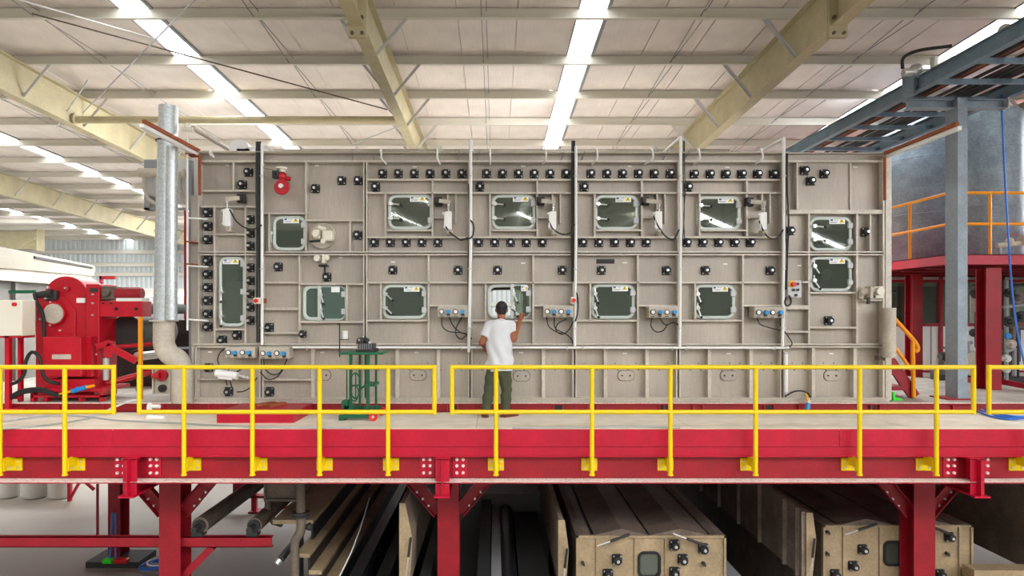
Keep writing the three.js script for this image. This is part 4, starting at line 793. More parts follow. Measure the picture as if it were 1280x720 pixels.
// ---------- right: cable tray, tanks, red tower platform, cabin, stairs ----------
{
  const g = thing('cable_tray', 'grey-blue steel cable tray running high from the top right corner towards the back', 'cable tray');
  const xl = 6.52, xr = 8.15, yb = EYE + 3.37, d0 = 5.5, d1 = 21, z = (d) => -d;
  part(g, 'side_beam', ibeam(V(xl, yb + 0.11, z(d0)), V(xl, yb + 0.11, z(d1)), 0.22, 0.11, 0.01, 0.014), M.steelBlue);
  part(g, 'side_beam', ibeam(V(xr, yb + 0.11, z(d0)), V(xr, yb + 0.11, z(d1)), 0.22, 0.11, 0.01, 0.014), M.steelBlue);
  for (let d = 5.9; d < d1; d += 0.85) part(g, 'rung', [box(xl, xr, yb + 0.02, yb + 0.09, -d - 0.06, -d)], M.steelBlue);
  const xs = [6.62, 6.68, 6.9, 6.96, 7.02, 7.31, 7.37, 7.56, 7.61, 7.67, 7.73, 8.0];
  xs.forEach((x, i) => part(g, 'cable', [tube([6, 9, 12, 15, 18, 20.8].map((d) => V(x + rnd(-0.03, 0.03), yb + 0.13 + rnd(0, 0.03), -d)), [0.022, 0.034, 0.028][i % 3], 6, 30)], i === 3 ? M.rust : M.cable));
  part(g, 'splice', [box(xl - 0.09, xl - 0.05, yb - 0.05, yb + 0.34, -10.75, -10.45)], M.steelBlue);
  const c = thing('steel_column', 'grey steel column with bracket arm carrying the cable tray, right of the oven', 'column'), d = 10.7;
  const x0 = X(1187, d), x1 = X(1209.5, d), yt = yb - 0.02;
  part(c, 'flange', [box(x0 + 0.13, x1, UPPER, yt, -d - 0.02, -d)], M.column);
  part(c, 'flange', [box(x0 + 0.13, x1, UPPER, yt, -d - 0.3, -d - 0.28)], M.column);
  part(c, 'web', [box(x0 + 0.2, x0 + 0.215, UPPER, yt, -d - 0.28, -d - 0.02)], M.column);
  part(c, 'side_plate', [box(x0 + 0.13, x0 + 0.145, UPPER, yt, -d - 0.28, -d - 0.02)], M.column);
  part(c, 'arm', [box(X(1140, d), X(1263, d), yt - 0.13, yt, -d - 0.16, -d - 0.14), box(X(1140, d), X(1263, d), yt - 0.012, yt, -d - 0.24, -d - 0.06), box(X(1140, d), X(1263, d), yt - 0.14, yt - 0.13, -d - 0.24, -d - 0.06)], M.column);
  part(c, 'arm_end', [box(X(1263, d), X(1263, d) + 0.02, yt - 0.15, yt + 0.02, -d - 0.26, -d - 0.04)], M.lightGrey);
  part(c, 'base_plate', [box(x0 - 0.06, x1 + 0.06, UPPER, UPPER + 0.02, -d - 0.4, -d + 0.05)], M.redDull);
  const mv = thing('motor_valve', 'cluster of grey pipes and a round motor on top of the cable tray', 'pipework');
  part(mv, 'pipe', [tube([V(6.35, yb + 0.4, -10.6), V(6.36, yb + 0.56, -10.6), V(6.46, yb + 0.62, -10.5), V(6.85, yb + 0.6, -10.2)], 0.026, 8, 24)], M.dark);
  part(mv, 'body', [ball(V(6.5, yb + 0.34, -10.5), 0.1, 14), cyl(V(6.3, yb + 0.3, -10.5), V(6.75, yb + 0.3, -10.5), 0.06), cyl(V(6.64, yb + 0.3, -10.3), V(6.64, yb + 0.46, -10.3), 0.05)], M.silver);
  part(mv, 'motor', [ball(V(7.05, yb + 0.5, -9.4), 0.09, 12), cyl(V(7.05, yb + 0.25, -9.4), V(7.05, yb + 0.5, -9.4), 0.04)], M.silver);
  part(mv, 'stand', [box(6.48, 6.52, yb + 0.1, yb + 0.3, -10.52, -10.48)], M.grey);
  part(mv, 'motor_stand', [box(7.03, 7.07, yb + 0.2, yb + 0.3, -9.42, -9.38)], M.grey);
}
const PLAT = EYE + 0.99;                                       // top of the red tower platform
{
  const tank = (x, d, r, top, label, wave) => {
    const g = thing('storage_tank', label, 'tank'), pts = [], h = top - PLAT;
    pts.push(new THREE.Vector2(0.001, 0), new THREE.Vector2(r, 0), new THREE.Vector2(r, h - 0.2));
    for (let i = 1; i <= 6; i++) { const a = i / 6 * Math.PI / 2; pts.push(new THREE.Vector2(r - 0.14 + 0.14 * Math.cos(a), h - 0.2 + 0.14 * Math.sin(a))); }
    pts.push(new THREE.Vector2(r * 0.4, h), new THREE.Vector2(0.001, h));
    part(g, 'shell', [new THREE.LatheGeometry(pts, 48).translate(x, PLAT, -d)], M.tank);
    for (const k of [0.34, 0.72]) part(g, 'weld_seam', [ring(V(x, PLAT + h * k, -d), r, 0.008, 'y', 48)], M.tank);
    part(g, 'nozzle', [cyl(V(x + 0.1, top - 0.02, -d + 0.2), V(x + 0.1, top + 0.12, -d + 0.2), 0.07)], M.tank);
  };
  tank(9.9, 15.4, 1.02, EYE + 4.26, 'wide grey-blue tank under the cable tray, nearest the oven');
  tank(9.53, 13.2, 0.6, EYE + 3.9, 'narrow grey-blue tank just right of the grey steel column');
  tank(11.75, 14.8, 0.62, EYE + 4.12, 'grey-blue tank cut by the right edge of the photo');
  const g = thing('tower_platform', 'red steel platform under the tanks, with red posts', 'platform'), d = 12;
  const x0 = X(1187, d), x1 = 14.5;
  part(g, 'floor_plate', [box(x0, x1, PLAT - 0.02, PLAT, -18, -d)], M.redDull);
  part(g, 'front_beam', channel(V(x0, PLAT - 0.1, -d + 0.0), V(x1, PLAT - 0.1, -d), 0.19, 0.08, 0.014), M.red);
  part(g, 'side_beam', channel(V(x0, PLAT - 0.1, -18), V(x0, PLAT - 0.1, -d), 0.19, 0.08, 0.014), M.red);
  for (const e of [12.6, 13.4, 14.4, 15.6, 16.8]) part(g, 'floor_beam', ibeam(V(x0, PLAT - 0.13, -e), V(x1, PLAT - 0.13, -e), 0.2, 0.12, 0.01, 0.014), M.redDull);
  for (const [px, e, w] of [[1242.5, 12, 19], [1147, 14.3, 13], [1420, 12, 19]]) part(g, 'post', [box(X(px - w / 2, e), X(px + w / 2, e), UPPER, PLAT - 0.24, -e - 0.02, -e), box(X(px - w / 2, e), X(px + w / 2, e), UPPER, PLAT - 0.24, -e - 0.27, -e - 0.25), box(X(px, e) - 0.01, X(px, e) + 0.01, UPPER, PLAT - 0.24, -e - 0.25, -e - 0.02)], M.redDull);
  part(g, 'tie', [bar(at(1252, 477, 12.1), at(1300, 486, 11.6), 0.08, 0.09)], M.redDull);
  const r = thing('tower_rail', 'orange-yellow handrail around the tank platform', 'railing'), rr = 0.028;
  const top = PLAT + 1.09, mid = PLAT + 0.54, xs = x0 + 0.03, zf = -d - 0.04;
  for (const y of [top, mid]) part(r, 'rail', [cyl(V(xs, y, zf), V(x1, y, zf), rr), cyl(V(xs, y, zf), V(xs, y, -18), rr)], M.orange);
  for (const x of [xs, X(1239.5, d), X(1345, d)]) part(r, 'post', [cyl(V(x, PLAT, zf), V(x, top, zf), rr)], M.orange);
  for (const z of [-13.2, -14.6, -16]) part(r, 'post', [cyl(V(xs, PLAT, z), V(xs, top, z), rr)], M.orange);
  // cabin behind
  const c = thing('cabin', 'glazed cabin with red frames and white lower panels behind the right end of oven', 'cabin'), dc = 15.4;
  const cx0 = X(1085, dc), cx1 = X(1320, dc);
  part(c, 'front_wall', [pbox(1085, 1320, 408, 464, dc + 0.04, dc + 0.1)], M.white);
  part(c, 'head_panel', [pbox(1085, 1320, 346.5, 349.5, dc + 0.02, dc + 0.1)], M.white);
  for (const [a, b] of [[349.5, 353], [404, 408], [463, 466.5]]) part(c, 'rail', [pbox(1085, 1320, a, b, dc, dc + 0.1)], M.redDull);
  [1085, 1177, 1320].forEach((x) => part(c, 'mullion', [pbox(x - 2, x + 2, 346, 466, dc - 0.02, dc + 0.1)], M.redDull));
  for (const x of [1112, 1134, 1164, 1200, 1226, 1262, 1290]) part(c, 'joint', [pbox(x - 0.5, x + 0.5, 408, 463, dc + 0.03, dc + 0.05)], M.grey);
  for (const [a, b] of [[1087, 1175], [1179, 1228], [1230, 1318]]) part(c, 'glass', [pbox(a, b, 353, 404, dc + 0.05, dc + 0.058)], glass);
  part(c, 'rear', [pbox(1085, 1320, 346, 466, dc + 2.2, dc + 2.25), box(cx0, cx0 + 0.06, UPPER, Y(346, dc), -dc - 2.2, -dc - 0.1), box(cx0, cx1, Y(346, dc) - 0.03, Y(346, dc), -dc - 2.2, -dc - 0.02)], M.lightGrey);
  part(c, 'cabinet', [pbox(1165, 1172, 358, 440, dc + 1.2, dc + 1.6), pbox(1100, 1130, 358, 440, dc + 1.4, dc + 1.8)], M.dark);
  // stairs
  const s = thing('stair', 'red stair with orange handrail at right end of oven, leading up to the tank platform', 'stair'), ds = 10.95;
  part(s, 'stringer', [bar(at(1143, 496, ds), at(1102, 436, ds), 0.05, 0.17)], M.redDull);
  part(s, 'stringer', [bar(at(1143, 496, ds).add(V(0, 0, -0.8)), at(1102, 436, ds).add(V(0, 0, -0.8)), 0.05, 0.17)], M.redDull);
  for (let i = 0; i < 3; i++) { const q = at(1132 - i * 13, 484 - i * 19, ds); part(s, 'tread', [box(q.x - 0.22, q.x + 0.06, q.y - 0.05, q.y + 0.01, q.z - 0.8, q.z + 0.02)], M.redDull); }
  part(s, 'handrail', [tube([at(1100, 375, ds - 0.06), at(1118, 398, ds - 0.06), at(1146, 431, ds - 0.06), at(1147.5, 437, ds - 0.06), at(1144, 440, ds - 0.06)], 0.032, 10, 40), cyl(at(1096, 403, ds - 0.06), at(1139, 462, ds - 0.06), 0.028)], M.orange);
  part(s, 'rail_post', [cyl(at(1142, 497, ds - 0.06), at(1141, 427, ds - 0.06), 0.032)], M.orange);
  const gr = thing('bracket', 'bright green bracket on the floor beside the lower right corner of the oven', 'bracket');
  part(gr, 'upright', [slabX([[10.6, UPPER], [10.62, UPPER + 0.13], [10.66, UPPER + 0.13], [10.7, UPPER]].map(([e, y]) => [-e, y]), X(1117, 10.6), X(1119.5, 10.6))], M.greenBright);
  part(gr, 'foot', [extrude(shape([[X(1117, 10.6), UPPER], [X(1130, 10.6), UPPER], [X(1128, 10.6), UPPER + 0.03], [X(1120, 10.6), UPPER + 0.05]]), 0.05, -10.68)], M.greenBright);
}
// pumps and pipework below the tank platform
{
  const g = thing('pump_set', 'pump set with brown pipes, valves and a grey tank below the red tank platform', 'pump'), d = 13.2;
  part(g, 'tank', [prbox(1212, 1236, 440, 470, d, d + 0.5, 0.03)], M.beige);
  part(g, 'pipe', pipe([at(1214, 360, d), at(1222, 358, d), at(1222, 368, d), at(1238, 368, d)], 0.06, 14), M.brown);
  part(g, 'pipe', pipe([at(1225, 390, d), at(1225, 432, d), at(1232, 440, d)], 0.09, 14), M.dark);
  part(g, 'pipe', pipe([at(1210, 442, d), at(1210, 429, d), at(1215, 428, d)], 0.03, 12), M.grey);
  part(g, 'valve', [ball(at(1217, 416, d), 0.08, 12), cyl(at(1217, 416, d), at(1222, 411, d), 0.04), ball(at(1221, 366, d), 0.12, 14)], M.dark);
  part(g, 'skid', [pbox(1212, 1238, 472, 482, d, d + 0.4)], M.redDull);
  part(g, 'gauge_plate', [pbox(1214, 1236, 362, 404, d + 0.6, d + 0.65)], M.beige);
  const m = thing('motor_pump', 'dark electric pump standing left of the grey steel column', 'pump'), e = 12.6;
  part(m, 'motor', [cyl(at(1178, 446, e), at(1190, 446, e), 0.09, 0.09, 20), disc(at(1177, 446, e), 0.07, 0.06, 16, 'x')], M.dark);
  part(m, 'riser', [cyl(at(1177, 468, e), at(1177, 450, e), 0.05, 0.05, 14), tube([at(1190, 440, e), at(1184, 436, e), at(1178, 434, e)], 0.018, 8, 16)], M.brown);
  part(m, 'base', [prbox(1175, 1192, 464, 476, e, e + 0.3, 0.02)], M.dark);
  const p = thing('pipe_rack', 'tangle of grey and brown pipes with blue valve, right edge below the tanks', 'pipework'), f = 12.9;
  [[[1258, 350], [1258, 480]], [[1268, 360], [1264, 470]], [[1254, 358], [1278, 356], [1290, 356]], [[1254, 384], [1290, 380]], [[1256, 408], [1290, 410]], [[1272, 412], [1272, 478]], [[1256, 440], [1268, 436], [1268, 470]]].forEach((l, i) =>
    part(p, 'pipe', pipe(run(l, f + (i % 3) * 0.15), [0.035, 0.05, 0.03][i % 3], 12), [M.grey, M.brown, M.dark][i % 3]));
  for (const [x, y, r, m2] of [[1262, 366, 0.09, M.dark], [1272, 372, 0.12, M.brown], [1262, 402, 0.1, M.dark], [1264, 430, 0.08, M.beige], [1258, 448, 0.07, M.silver], [1258, 462, 0.06, M.silver], [1276, 396, 0.1, M.dark]]) part(p, 'valve', [disc(at(x, y, f - 0.05), r, 0.08, 18), ball(at(x, y, f - 0.1), r * 0.5, 10)], m2);
  part(p, 'blue_knob', [disc(at(1260, 420, f - 0.1), 0.055, 0.05, 16)], M.blue);
  part(p, 'control_plate', [pbox(1254, 1276, 412, 452, f + 0.4, f + 0.44)], M.brown);
  part(p, 'frame', [pbox(1254, 1300, 473, 482, f, f + 0.5), pbox(1254, 1256, 345, 482, f + 0.5, f + 0.55)], M.dark);
  const v = thing('valve_cluster', 'pale pipes and valve on the platform edge below the right tanks', 'valve'), h = 11.9;
  part(v, 'pipe', [cyl(at(1246, 307, h), at(1276, 304, h), 0.04), disc(at(1278, 300, h), 0.09, 0.06, 18, 'x'), ball(at(1262, 302, h), 0.07, 12)], M.beige);
  part(v, 'red_lever', [bar(at(1256, 293, h), at(1272, 293.5, h), 0.02, 0.012)], M.buttonRed);
  part(v, 'foot', [box(X(1250, h), X(1253, h), PLAT, Y(306, h), -h - 0.05, -h)], M.grey);
  single('hose', [tube([at(1251.5, 118, 10.9), at(1254, 180, 10.9), at(1257, 240, 11), at(1260, 292, 11.2), at(1266, 370, 11.4), at(1273, 420, 11.2), at(1284, 470, 10.9)], 0.015, 8, 60)], M.cordBlue, 'blue hose hanging from the bracket arm past the tank platform', 'hose');
  const l = [[1222, 514], [1232, 518], [1246, 522], [1262, 524], [1280, 522], [1290, 520]];
  [0, 1, 2].forEach((i) => single('hose', [tube(l.map(([x, y]) => { const dd = F * (1.53 - i * 0.02) / (y - i * 1.6 - CY); return at(x + i * 5, y - i * 1.6, Math.min(dd, 10.25)); }), 0.016, 8, 40)], M.cordBlue, ['lowest', 'middle', 'topmost'][i] + ' of the blue hoses lying on the deck at the right edge', 'hose'));
}

// ---------- below the platform ----------
{
  const dryer = (x0, x1, d, top, label, far, win, bear, gables, bolts) => {
    const g = thing('dryer_section', label, 'machine'), yt = Y(top, d), yb = 0.4, w = 0.04, l = X(x0, d), r = X(x1, d), len = far - d;
    const s = shape([[l, yb], [r, yb], [r, yt], [l, yt]]);
    const [a, b, t, u] = win;
    s.holes.push(rrect(X(a, d), X(b, d), Y(u, d), Y(t, d), 0.09, THREE.Path));
    part(g, 'end_wall', [extrude(s, 0.03, -d - 0.03)], M.tan);
    part(g, 'rim', [box(l, r, yt - 0.03, yt, -d, -d + 0.03), box(l, l + 0.03, yb, yt, -d, -d + 0.03), box(r - 0.03, r, yb, yt, -d, -d + 0.03)], M.tan);
    part(g, 'window_frame', [(() => { const o = rrect(X(a, d), X(b, d), Y(u, d), Y(t, d), 0.09); o.holes.push(rrect(X(a + 2, d), X(b - 2, d), Y(u - 2, d), Y(t + 2, d), 0.07, THREE.Path)); return extrude(o, 0.03, -d - 0.005, 0.006); })()], M.rubber);
    part(g, 'glass', [extrude(rrect(X(a + 1, d), X(b - 1, d), Y(u - 1, d), Y(t + 1, d), 0.07), 0.006, -d - 0.015)], glass);
    part(g, 'shell', [box(l, l + w, yb, yt - 0.005, -far, -d - 0.03), box(r - w, r, yb, yt - 0.005, -far, -d - 0.03), box(l, r, yb, yt - 0.005, -far - 0.03, -far), box(l, r, yb, yb + 0.04, -far, -d - 0.03)], M.brown);
    // low-pitched roof leaves with dark gaps between them
    for (const [p, q, k] of gables) {
      const e = k > 0 ? 0.09 : 0.012, xa = X(p, d), xb = X(q, d), xm = (xa + xb) / 2;
      part(g, k > 0 ? 'roof_leaf' : 'roof_strip', [extrude(shape([[xa, yt - 0.02], [xb, yt - 0.02], [xb, yt], [xm, yt + e], [xa, yt]]), len, -far)], M.brown);
    }
    part(g, 'roof_bed', [box(l, r, yt - 0.03, yt - 0.02, -far, -d - 0.03)], M.black);
    const ribs = bolts.ribs;
    for (const x of ribs) part(g, 'rib', [box(X(x, d) - 0.008, X(x, d) + 0.008, yb, yt - 0.02, -d, -d + 0.028)], M.tan);
    for (const [x, y] of bear) bearing(x, y, d, 1.05, g);
    for (const [x, y] of bolts.list) part(g, 'bolt', [disc(at(x, y, d - 0.03), 0.025, 0.06, 8), disc(at(x + 1.5, y + 2, d - 0.02), 0.014, 0.05, 6)], M.dark);
    for (const [p, q, m, n] of bolts.struts) {
      const st = part(g, 'gas_strut', [cyl(at(p, q, d - 0.12), at((p * 0.6 + m * 0.4), (q * 0.6 + n * 0.4), d - 0.1), 0.012, 0.012, 8)], M.silver);
      part(st, 'barrel', [cyl(at((p * 0.6 + m * 0.4), (q * 0.6 + n * 0.4), d - 0.1), at(m, n, d - 0.08), 0.02, 0.02, 8)], M.dark);
    }
    return g;
  };
  dryer(720, 907, 9.5, 669, 'lower dryer section with two-leaf brown roof under the middle of the platform', 24, [797.5, 825.5, 689.5, 722], [[771, 698.5], [759.5, 717], [842.5, 680.5], [853, 698.5], [842.5, 714.5], [878.5, 685]],
    [[721, 738.5, 0], [743, 810, 1], [813, 886, 1], [889, 906, 0]], { ribs: [745.5, 793.5, 831.5], list: [[728.5, 704], [879.5, 704.5]], struts: [[746.5, 682.5, 787, 668], [841.5, 667, 882.5, 682.5]] });
  dryer(1028, 1215, 10.28, 656, 'lower dryer section seen behind the right red column', 24, [1104, 1130, 676, 707], [[1077.5, 686], [1065.5, 706.5], [1043, 717], [1185.5, 670.5], [1174, 717]],
    [[1029, 1045, 0], [1049, 1118, 1], [1121, 1192, 1], [1195, 1214, 0]], { ribs: [1053.5, 1099, 1138, 1198], list: [[1034.5, 665], [1034, 692], [1184, 692]], struts: [[1056.5, 668, 1096, 655], [1150, 652, 1189, 668]] });
  const lid = (list, d, far, label, ribs) => {
    const g = thing('swung_lid', label, 'lid'), pts = list.map(([x, y]) => [X(x, d), Y(y, d)]);
    part(g, 'end_plate', [extrude(shape(pts), 0.02, -d - 0.02)], M.tan);
    const inner = pts.map(([x, y], i) => [x + (i === 0 || i === pts.length - 1 ? 0.012 : -0.012), y]);
    part(g, 'skin', [extrude(shape(inner), far - d - 0.02, -far)], M.lidBrown);
    for (const e of ribs) part(g, 'rib', [box(pts[0][0] - 0.05, pts[0][0] + 0.012, pts[pts.length - 1][1], pts[0][1], -e - 0.03, -e)], M.lidBrown);
    const [sx, sy] = list[2], st = part(g, 'gas_strut', [cyl(at(sx - 2, sy - 2, d - 0.05), at(sx - 5, sy + 22, d - 0.05), 0.018, 0.018, 8)], M.dark);
    part(st, 'rod', [cyl(at(sx - 5, sy + 22, d - 0.05), at(sx - 8, sy + 46, d - 0.05), 0.011, 0.011, 8)], M.silver);
  };
  lid([[697.8, 650], [706, 650], [711, 688], [707, 735], [697.8, 735]], 9.5, 22, 'swung-down side lid with tan end plate left of middle dryer section', []);
  lid([[1008, 641], [1016, 641], [1020.5, 675], [1015, 728], [1008, 728]], 9.9, 22, 'swung-down side lid with rows of ribs left of right dryer section', [9.94, 10.15, 10.6, 11.6, 12.6, 13.7, 14.9, 16.2]);
  lid([[499, 629], [506.5, 629], [515.5, 674], [512, 735], [499, 735]], 9.5, 22, 'swung-down side lid with tan end plate left of middle red column', []);
  // floor-level rails, roll and trough between them
  const dark = (name, x0, x1, y, h, d, far, m, label, cat) => single(name, [box(X(x0, d), X(x1, d), h, Y(y, d), -far, -d)], m, label, cat);
  const roll = thing('black_roller', 'long glossy black roller under the platform, right of the middle column', 'roller');
  part(roll, 'barrel', [cyl(V(0.2, EYE - 3.95, -13.4), V(0.2, EYE - 3.95, -8.9), 0.13, 0.13, 24)], M.black);
  part(roll, 'journal', [cyl(V(0.2, EYE - 3.95, -13.58), V(0.2, EYE - 3.95, -13.4), 0.05)], M.silver);
  part(roll, 'cradle', [box(0.13, 0.27, 0, EYE - 4.06, -13.2, -9.6)], M.dark);
  dark('trough', 650, 690, 735, 0, 9.6, 13.2, M.dark, 'dark flat trough beside the black roller below the platform', 'trough');
  dark('floor_beam', 596, 612, 722, 0, 9.6, 16, M.dark, 'dark beam on the left of the black roller, nearer the red column', 'beam');
  dark('floor_beam', 613.5, 627, 730, 0, 9.6, 16, M.grey, 'grey pitted beam directly left of the black roller', 'beam');
  dark('added_box', 575, 686, 617, 0, 13.6, 15.6, M.darkGrey, 'grey box added to darken the gap at the far end of the trough', 'box');  // box added so the gap behind the trough stays dark
  dark('long_machine', 300, 1500, 560, 0, 25, 27, M.darkGrey, 'unseen long housing added to block light at the far end of the dryer sections', 'machine');  // out of view, added to stop light leaking in from behind
  dark('side_rail', 914, 950, 745, 0, 9.4, 22, M.grey, 'flat grey rail to the right of the middle dryer section', 'rail');
  dark('side_rail', 452, 470, 760, 0, 9.3, 22, M.dark, 'dark rail left of the swung lid near the middle column', 'rail');
  dark('side_rail', 428, 444, 735, 0, 9.3, 22, M.black, 'black rail beside the stacked tan channels', 'rail');
  dark('side_rail', 520, 534, 735, 0, 9.4, 22, M.dark, 'dark rail between swung lid and middle red column', 'rail');
  dark('low_box', 1218, 1330, 713, 0, 9.9, 10.15, M.tan, 'low tan box at the bottom right corner under the platform', 'box');
  lid([[1331, 612], [1338, 612], [1343, 660], [1336, 735], [1331, 735]], 9.9, 24, 'side lid of a further dryer section, dark slope at the right edge under the platform', [10.6, 12.6, 14.6]);
  // stack of tan channels, pipe, hopper, rollers on the left
  [['topmost', 391, 341, 650, 10.1], ['second', 387, 370, 692, 9.9], ['third', 402, 386, 713, 9.9], ['lowest', 417, 402, 730, 9.9]].forEach(([w, b, a, y, d], i) => {
    const g = thing('tan_channel', w + ' of the tan steel channels slanting back under the platform, left side', 'channel', 'tan channels under the platform');
    part(g, 'face', [slabX([[d, Y(y, d)], [17, Y(y, d)], [17, Y(y, d) - 0.06], [d, Y(y, d) - 0.06]].map(([e, q]) => [-e, q]), X(a, d), X(b, d))], M.tan);
    part(g, 'web', [box(X(b, d) - 0.03, X(b, d), Y(y, d) - 0.3, Y(y, d) - 0.06, -17, -d - 0.02)], M.black);
    for (const e of [11, 14, 16.8]) part(g, 'leg', [box(X(b, d) - 0.08, X(b, d) - 0.03, 0, Y(y, d) - 0.06, -e - 0.05, -e)], M.brown);
  });
  single('scrap_block', [prbox(354, 362, 634, 641, 11.1, 11.2, 0.02)], M.buttonRed, 'small red block lying on the topmost tan channel', 'block');
  const ho = thing('hopper', 'dark brown box hanging under the platform edge, left of the tan channels', 'box');
  part(ho, 'body', [pbox(331, 373, 596, 626, 10.3, 11.2)], M.brown);
  part(ho, 'rim', [pbox(330, 374, 624, 627, 10.26, 11.2), pbox(329.5, 332, 596, 626, 10.26, 10.3), pbox(371.5, 374, 596, 626, 10.26, 10.3)], M.brown);
  part(ho, 'outlet', pipe([at(335, 626, 10.5), at(335, 642, 10.5), at(342, 652, 10.5), at(352, 655, 10.6)], 0.05, 12), M.brown);
  const pi = thing('drain_pipe', 'upright brown pipe with flange and elbow under the platform, left side', 'pipe');
  part(pi, 'pipe', [tube(run([[376, 598], [376, 640], [375.5, 664], [369, 676], [368.5, 690], [368.5, 740]], 9.75), 0.065, 14, 60)], M.brown);
  part(pi, 'flange', [disc(at(376, 641, 9.75), 0.12, 0.03, 20, 'y'), disc(at(376, 644.5, 9.75), 0.12, 0.03, 20, 'y')], M.dark);
  part(pi, 'valve', [cyl(at(376, 662, 9.75), at(388, 656, 9.9), 0.035), ball(at(387, 659, 9.8), 0.05, 10)], M.dark);
  const tu = thing('short_tube', 'short dark tube with silver end lying below the drain pipe', 'tube');
  part(tu, 'tube', [cyl(at(350, 700, 9.9), at(366, 680, 11.5), 0.055, 0.055, 14)], M.dark);
  part(tu, 'end', [cyl(at(345.5, 705, 9.86), at(350, 700, 9.9), 0.04, 0.05, 12)], M.silver);
  [[250, 657, 10.5, 'left'], [318, 657, 9.5, 'right']].forEach(([x, y, r, w]) => {
    const g = thing('dark_roller', w + ' of the two dark rollers resting on the low red tie beam', 'roller', 'dark rollers under the platform'), d = 10.0, q = at(x, y, d);
    part(g, 'barrel', [cyl(q, V(q.x, q.y, -15.5), r * d / F, r * d / F, 24)], M.brown);
    part(g, 'journal', [cyl(V(q.x, q.y, -d + 0.22), q, 0.045, 0.05, 14), disc(V(q.x, q.y, -d + 0.02), 0.09, 0.04, 18)], M.dark);
    part(g, 'saddle', [box(q.x - 0.1, q.x + 0.06, Y(669, 10), q.y - 0.08, -d - 0.1, -d + 0.06)], M.dark);
    part(g, 'rear_leg', [box(q.x - 0.06, q.x + 0.06, 0, q.y - 0.1, -15.2, -15.1)], M.dark);
  });
  // on the hall floor
  [[11, 13], [44, 15], [76, 14]].forEach(([x, w], i) => {
    const g = thing('sack', ['leftmost', 'middle', 'rightmost'][i] + ' of the three pale bulk sacks under the platform, far left', 'sack', 'pale sacks on the floor'), d = 22.2, r = w * d / F;
    part(g, 'bag', [new THREE.LatheGeometry([[0.001, 0], [r * 0.8, 0], [r * 0.97, 0.08], [r, 0.25], [r * 1.02, 0.7], [r * 0.95, 1.0], [r * 0.7, 1.1], [0.001, 1.12]].map(([a, b]) => new THREE.Vector2(a, b)), 24).translate(X(x, d), 0, -d)], M.sack);
    part(g, 'seam', [ring(V(X(x, d), 0.72, -d), r * 1.02, 0.012, 'y', 24)], M.white);
  });
  const tr = thing('trestle', 'small red steel trestle standing on the floor beside the sacks', 'trestle'), dt = 21.6;
  part(tr, 'leg', [pbox(84, 88, 560, 627, dt, dt + 0.1)], M.redMachine);
  part(tr, 'stay', [bar(at(87, 625, dt), at(102, 598, dt), 0.06, 0.08), bar(at(104, 600, dt), at(118, 612, dt), 0.06, 0.1)], M.redMachine);
  part(tr, 'top', [pbox(82, 125, 556, 562, dt, dt + 0.6)], M.redMachine);
  const t2 = thing('red_stand', 'short red stand with crossbar on the floor beyond the rollers', 'stand'), d2 = 20.5;
  part(t2, 'post', [pbox(314, 320, 618, 641, d2, d2 + 0.15)], M.redMachine);
  part(t2, 'beam', [pbox(291, 320, 600, 617, d2, d2 + 0.4), pbox(284, 330, 620, 623, d2, d2 + 0.3)], M.redDull);
  part(t2, 'foot', [pbox(310, 324, 640, 643, d2 - 0.1, d2 + 0.3)], M.redDull);
  const cb = thing('blue_crate', 'bright blue panel standing among the dark machine frames under the platform', 'panel');
  part(cb, 'panel', [box(X(446, 15), X(458, 15), Y(634, 15), Y(600, 15), -15.05, -15)], M.cordBlue);
  part(cb, 'base', [box(X(445, 15), X(459, 15), 0, Y(634, 15), -15.1, -15)], M.dark);
  const coil = thing('hose_coil', 'coil of light blue hose on the floor behind the left red column', 'hose'), dc = 16.1;
  for (let i = 0; i < 5; i++) part(coil, 'loop', [ring(V(X(192 + i * 2.4, dc) + rnd(-0.1, 0.1), 0.04 + i * 0.035, -dc + rnd(-0.1, 0.1)), 0.3 + rnd(-0.05, 0.06), 0.022, 'y', 30)], i === 4 ? M.white : M.cordBlue);
  [['green', 139, 705, M.greenBright, 140.5], ['pink', 146, 706, M.buttonRed, 144.5]].forEach(([c, x, y, m, tx], i) => {
    const g = thing('broom', 'broom with blue handle and ' + c + ' head leaning at a column under the platform', 'broom'), d = 16.05;
    part(g, 'handle', [cyl(V(X(x, d), 0.25, -d + 0.05), at(tx, 641, d + 0.02), 0.022, 0.022, 10)], M.blue);
    part(g, 'head', [rbox(X(x - 9 + i * 3, d), X(x + 9 + i * 6, d), 0.15, 0.26, -d - 0.08, -d + 0.12, 0.04)], m);
  });
  single('white_cord', [tube([at(462, 622, 11.5), at(452, 655, 10.8), at(440, 688, 10.2), at(422, 725, 9.6)], 0.012, 6, 30)], M.white, 'thin white cord hanging in front of the dark rails, left of middle column', 'cord');
}

